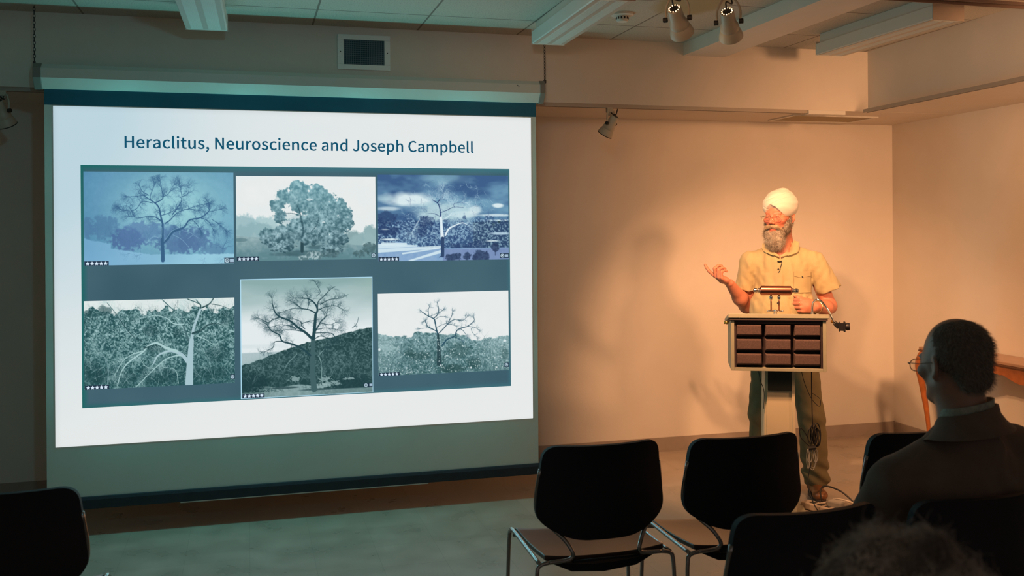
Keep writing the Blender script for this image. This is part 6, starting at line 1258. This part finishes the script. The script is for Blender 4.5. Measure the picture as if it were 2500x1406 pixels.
for x, a in ((-.178, -8), (.145, 10)):
    F = Field((x-.12, -.22, -.005), (x+.12, .16, .13), .003); F.M = Matrix.Translation((x, 0, 0)) @ Matrix.Rotation(R(a), 4, 'Z')
    F.ell((0, .045, .055), (.038, .048, .045), 0); F.cap((0, .03, .05), (0, -.12, .036), .038, .034, .03); F.ell((0, -.13, .034), (.043, .05, .028), .02); F.cap((0, .05, .06), (0, .045, .10), .036, .038, .02)
    F.op(lambda P: P[..., 2]-.012, (-.1, -.25, -.02), (.1, .2, .012), 0, sub=True); F.ell((0, .045, .11), (.031, .036, .03), .004, sub=True); F.M = None
    so, _ = F.build('shoe', M_shoe, man, 1)
    MB().prism([(0.046*math.cos(t)*(1 if abs(math.sin(t)) < .9 else .9), 0.138*math.sin(t)) for t in [2*math.pi*i/32 for i in range(32)]], 0, .016, Matrix.Translation((x, 0, 0)) @ Matrix.Rotation(R(a), 4, 'Z') @ Matrix(((1, 0, 0, 0), (0, 0, 1, -.04), (0, 1, 0, 0), (0, 0, 0, 1)))).build('sole', M_sole, so, bevel=.003)

# ================================================================== the seated listener
sit = empty('person', (2.045, 2.432, 0), R(-40.35)); tag(sit, 'seated balding man in dark jacket and glasses seen from behind', 'person')
M_skin2 = skinmat('listener_skin', (0.34, 0.19, 0.14))
# local frame: x right in picture, y away from the camera; chair faces world +y = local direction (-.647,.762)
ch = Vector((-.647, .762, 0)); cr = Vector((.762, .647, 0))
base = Vector((-.01, -.02, 0))
lp3 = lambda r_, f_, z: tuple(base+cr*r_+ch*f_+Vector((0, 0, z)))
HM2 = Matrix.Translation((-.006, .0, 1.190)) @ Matrix.Rotation(R(180+44), 4, 'Z') @ Matrix.Rotation(R(6), 4, 'X') @ Matrix.Scale(1.03, 4)
F = Field((-.60, -.30, 0.0), (.45, .75, 1.34), .0062)
head(F, HM2)
F.cap((.01, .0, 1.08), (.03, -.01, .95), .062, .075, .03)
F.cap(lp3(-.15, .02, .83), lp3(.0, .01, .90), .052, .055, .05); F.cap(lp3(.0, .01, .90), lp3(.19, .0, .91), .055, .055, .05); F.cap(lp3(0, 0, .80), lp3(0, .08, .55), .12, .14, .08)
for s, kx in ((-1, -.19), (1, .2)):
    F.cap(lp3(kx, .02, .88 if s > 0 else .81), lp3(kx*1.4, .06, .63), .046, .040, .03); F.cap(lp3(kx*1.4, .06, .64), lp3(kx*.7, .27, .56), .040, .027, .02)
    hand(F, lp3(kx*.7, .27, .56), tuple(ch-cr*s*.2+Vector((0, 0, -.15))), (0, 0, -1), ((15, 20, 12), (18, 22, 12), (20, 24, 14), (24, 26, 14)), thumb=((.8, .45, .1), 5, 5, -s))
    F.cap(lp3(s*.09, .08, .53), lp3(s*.12, .42, .49), .075, .055, .04); F.cap(lp3(s*.12, .42, .49), lp3(s*.12, .42, .09), .054, .036, .02); F.cap(lp3(s*.12, .41, .06), lp3(s*.12, .54, .035), .034, .028, .02)
b2, V2 = F.build('body', M_skin2, sit, 1)
paint(b2, V2, face_paint(HM2))
hp2 = lambda p: tuple(HM2 @ Vector(p))
M_h2 = mat('listener_hair', (0.30, 0.24, 0.20), 0.6, noise=.5, nscale=60, color2=(0.40, 0.36, 0.32))
M_h2b = mat('listener_hair_cap', (0.15, 0.11, 0.09), 0.8, noise=.4, nscale=90, bump=.5, bscale=300)
F = Field((-.20, -.20, 1.02), (.20, .20, 1.36), .004); F.M = HM2
F.ell((0, .026, .036), (.0815, .0995, .0905), 0)
def hairline(P):
    x, y, z = P[..., 0], P[..., 1], P[..., 2]; lim = np.where(y < .02, .045-2.4*(y-.02)*-1*0+1.9*(.02-y), -.02-.5*np.clip(y-.02, 0, .1)); crown = .0
    return (lim-z)*.6
F.op(lambda P: -hairline(P)*-1*-1, (-.12, -.12, -.12), (.12, .16, .14), .004, sub=True) if False else F.op(lambda P: -hairline(P), (-.12, -.12, -.12), (.12, .16, .14), .003, sub=True)
F.ell((0, .075, -.035), (.058, .040, .050), .02)
F.displace(lambda P: .003*n3(P, 60, 31)+.002*n3(P, 140, 32)); F.M = None
hc, HV = F.build('hair', M_h2b, sit, 1)
Mi2 = np.array(HM2.inverted()); Rm2 = np.array(HM2)[:3, :3]
r_ = surface_samples(HV, 5200, 31); rl = r_ @ Mi2[:3, :3].T+Mi2[:3, 3]; nr = (rl-np.array([0, .02, .03]))/np.array([.08, .1, .09])**1
dl = np.stack([nr[:, 0]*.7, nr[:, 1]*.6+.25, -.55+nr[:, 2]*.35], -1)
strands('hair_strands', r_, dl @ Rm2.T, .017, .00045, M_h2, hc, 33, jit=.7)
gl2 = empty('glasses', (0, 0, 0)); gl2.parent = sit; glasses(hp2, gl2, mat('dark_wire', (0.12, 0.07, 0.05), 0.3, metal=1.0), .027, .018, .0014)
# shirt collar and jacket
M_jack = mat('jacket_cloth', (0.17, 0.115, 0.09), 0.95, noise=0.25, nscale=9, bump=0.4, bscale=260, bdist=0.002, sheen=0.05)
M_scol = mat('shirt_collar', (0.38, 0.40, 0.34), 0.8, noise=.35, nscale=60)
F = Field((-.56, -.33, .38), (.48, .48, 1.14), .006)
F.cap(lp3(-.155, .01, .835), lp3(.0, -.0, .905), .080, .080, 0); F.cap(lp3(.0, .0, .905), lp3(.20, -.005, .915), .080, .080, .04); F.cap(lp3(0, -.01, .80), lp3(0, .03, .52), .155, .185, .08); F.cap(lp3(-.08, 0, .78), lp3(-.09, .03, .50), .14, .16, .06); F.cap(lp3(.10, 0, .80), lp3(.10, .03, .50), .13, .16, .06)
F.cap((.034, -.01, .90), (.024, -.010, .972), .095, .076, .05); F.ell((.045, -.060, .960), (.085, .055, .055), .03)
F.cap(lp3(-.195, .02, .825), lp3(-.290, .06, .62), .076, .066, .05); F.cap(lp3(-.290, .06, .62), lp3(-.15, .25, .56), .066, .050, .03)
F.cap(lp3(.235, .01, .90), lp3(.29, .06, .65), .075, .065, .05); F.cap(lp3(.29, .06, .65), lp3(.15, .25, .56), .066, .050, .03)
F.op(lambda P: P[..., 2]-.44, (-.56, -.33, .38), (.48, .48, .44), 0, sub=True)
F.cap((.018, .0, 1.0), (.008, .0, 1.12), .066, .075, .004, sub=True)
def jf(P):
    d_ = .016*n3(P*np.array([1, 1, .4]), 11, 41)+.007*n3(P, 24, 42)+.008*np.sin((P[:, 0]*.9+P[:, 2]*.35)*58)*np.exp(-((P[:, 0]+.17)/.12)**2-((P[:, 2]-.68)/.16)**2)
    return -d_
F.displace(jf)
jk, JV = F.build('jacket', M_jack, sit, 1)
# collars: rings around the neck, higher at the back
def ringcollar(name, rx, ry, z0_, h_, flare, m, th=.004, tilt=.07, cx=.028, cy=-.020):
    a = np.linspace(0, 2*math.pi*.93, 44)+R(142); grid = []
    for t in (0, .35, .7, 1):
        grid.append([(cx+(rx+flare*t*t+.0*t)*math.cos(q), cy+(ry+flare*t*t)*math.sin(q), z0_-h_*t+tilt*(cx+rx*math.cos(q)-cx)-.06*max(0, math.cos(q-R(130))-.1)) for q in a])
    o = MB(); P = np.array(grid); k = P.shape[0]*P.shape[1]; c = P.shape[1]
    ctr = np.array([cx, cy, 0]); outw = P-ctr; outw[..., 2] = 0; outw /= np.linalg.norm(outw, axis=-1, keepdims=True); Q_ = P+outw*th
    vs = [tuple(p) for p in P.reshape(-1, 3)]+[tuple(p) for p in Q_.reshape(-1, 3)]; fs = []
    for i in range(P.shape[0]-1):
        for j in range(c-1): x_ = i*c+j; fs += [(x_, x_+1, x_+c+1, x_+c), (k+x_, k+x_+c, k+x_+c+1, k+x_+1)]
    for j in range(c-1): fs.append((j, k+j, k+j+1, j+1)); x_ = (P.shape[0]-1)*c+j; fs.append((x_, x_+1, k+x_+1, k+x_))
    for i in range(P.shape[0]-1): x_ = i*c; fs.append((x_, x_+c, k+x_+c, k+x_)); x_ += c-1; fs.append((x_, k+x_, k+x_+c, x_+c))
    return o.add(vs, fs).build(name, m, jk, auto=60)
ringcollar('shirt_collar', .072, .075, 1.076, .045, .004, M_scol, tilt=.25)
ringcollar('jacket_collar', .080, .084, 1.056, .066, .046, M_jack, .007, tilt=.25)
M_tr2 = mat('listener_trousers', (0.03, 0.03, 0.035), 0.9)
F = Field((-.60, -.25, .02), (.35, .70, .66), .009)
for s in (-1, 1):
    F.cap(lp3(s*.09, .04, .545), lp3(s*.12, .42, .52), .100, .074, .03); F.cap(lp3(s*.12, .42, .52), lp3(s*.12, .42, .10), .074, .055, .02)
F.ell(lp3(0, .03, .56), (.17, .15, .10), .04); F.op(lambda P: P[..., 2]-.06, (-.6, -.25, .0), (.35, .7, .06), 0, sub=True)
F.build('trousers', M_tr2, sit, 1)
for s in (-1, 1):
    F = Field((-.75, .05, -.005), (.20, .75, .13), .005)
    a_, b_ = lp3(s*.12, .41, .05), lp3(s*.12, .55, .036); F.cap(a_, b_, .044, .036, 0); F.cap(a_, (a_[0], a_[1], .10), .042, .042, .02); F.op(lambda P: P[..., 2], (-.75, 0, -.1), (.2, .75, .0), 0, sub=True)
    F.build('shoe', M_sole, sit, 1)

# ================================================================== the curly-haired listener in front of the camera
cur = empty('person', (0.775, 1.02, 0), R(-37)); tag(cur, 'person with fluffy grey curly hair, out of focus at the bottom edge', 'person')
HM3 = Matrix.Translation((0, 0, 1.070)) @ Matrix.Rotation(R(180+10), 4, 'Z')
F = Field((-.34, -.26, 0.0), (.34, .72, 1.26), .009)
head(F, HM3)
F.cap((0, 0, 1.0), (0, -.02, .86), .06, .075, .03); F.cap((-.17, 0, .80), (.17, 0, .80), .06, .06, .05); F.cap((0, 0, .78), (0, .05, .50), .12, .14, .08)
for s in (-1, 1):
    F.cap((s*.20, 0, .79), (s*.25, .04, .55), .046, .038, .03); F.cap((s*.25, .04, .55), (s*.12, .24, .54), .038, .026, .02)
    hand(F, (s*.12, .24, .54), (-s*.2, 1, -.1), (0, 0, -1), ((15, 20, 12),)*4, thumb=((.8, .45, .1), 5, 5, -s))
    F.cap((s*.09, .06, .50), (s*.11, .45, .48), .075, .055, .04); F.cap((s*.11, .45, .48), (s*.11, .45, .08), .052, .036, .02); F.cap((s*.11, .44, .04), (s*.11, .60, .034), .034, .028, .02)
b3, V3 = F.build('body', M_skin2, cur, 1); paint(b3, V3, face_paint(HM3))
M_top = mat('dark_sweater', (0.03, 0.028, 0.03), 0.95, bump=.5, bscale=200)
F = Field((-.36, -.26, .42), (.36, .36, .98), .009)
F.cap((-.18, 0, .805), (.18, 0, .805), .078, .078, 0); F.cap((0, 0, .80), (0, .03, .50), .15, .17, .07)
for s in (-1, 1): F.cap((s*.215, 0, .79), (s*.26, .04, .55), .062, .054, .04); F.cap((s*.26, .04, .55), (s*.13, .22, .54), .052, .042, .03)
F.cap((0, 0, .85), (0, 0, .93), .09, .07, .04); F.cap((0, 0, .9), (0, 0, .97), .063, .07, .004, sub=True); F.displace(lambda P: -.01*n3(P, 12, 51))
F.build('sweater', M_top, cur, 1)
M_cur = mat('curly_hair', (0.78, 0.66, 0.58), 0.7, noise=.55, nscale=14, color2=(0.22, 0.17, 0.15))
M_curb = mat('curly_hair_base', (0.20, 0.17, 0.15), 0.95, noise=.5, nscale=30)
F = Field((-.24, -.24, .92), (.24, .26, 1.27), .006); F.M = HM3
F.ell((0, .025, .03), (.115, .130, .125), 0); F.ell((0, .08, -.04), (.09, .07, .08), .05)
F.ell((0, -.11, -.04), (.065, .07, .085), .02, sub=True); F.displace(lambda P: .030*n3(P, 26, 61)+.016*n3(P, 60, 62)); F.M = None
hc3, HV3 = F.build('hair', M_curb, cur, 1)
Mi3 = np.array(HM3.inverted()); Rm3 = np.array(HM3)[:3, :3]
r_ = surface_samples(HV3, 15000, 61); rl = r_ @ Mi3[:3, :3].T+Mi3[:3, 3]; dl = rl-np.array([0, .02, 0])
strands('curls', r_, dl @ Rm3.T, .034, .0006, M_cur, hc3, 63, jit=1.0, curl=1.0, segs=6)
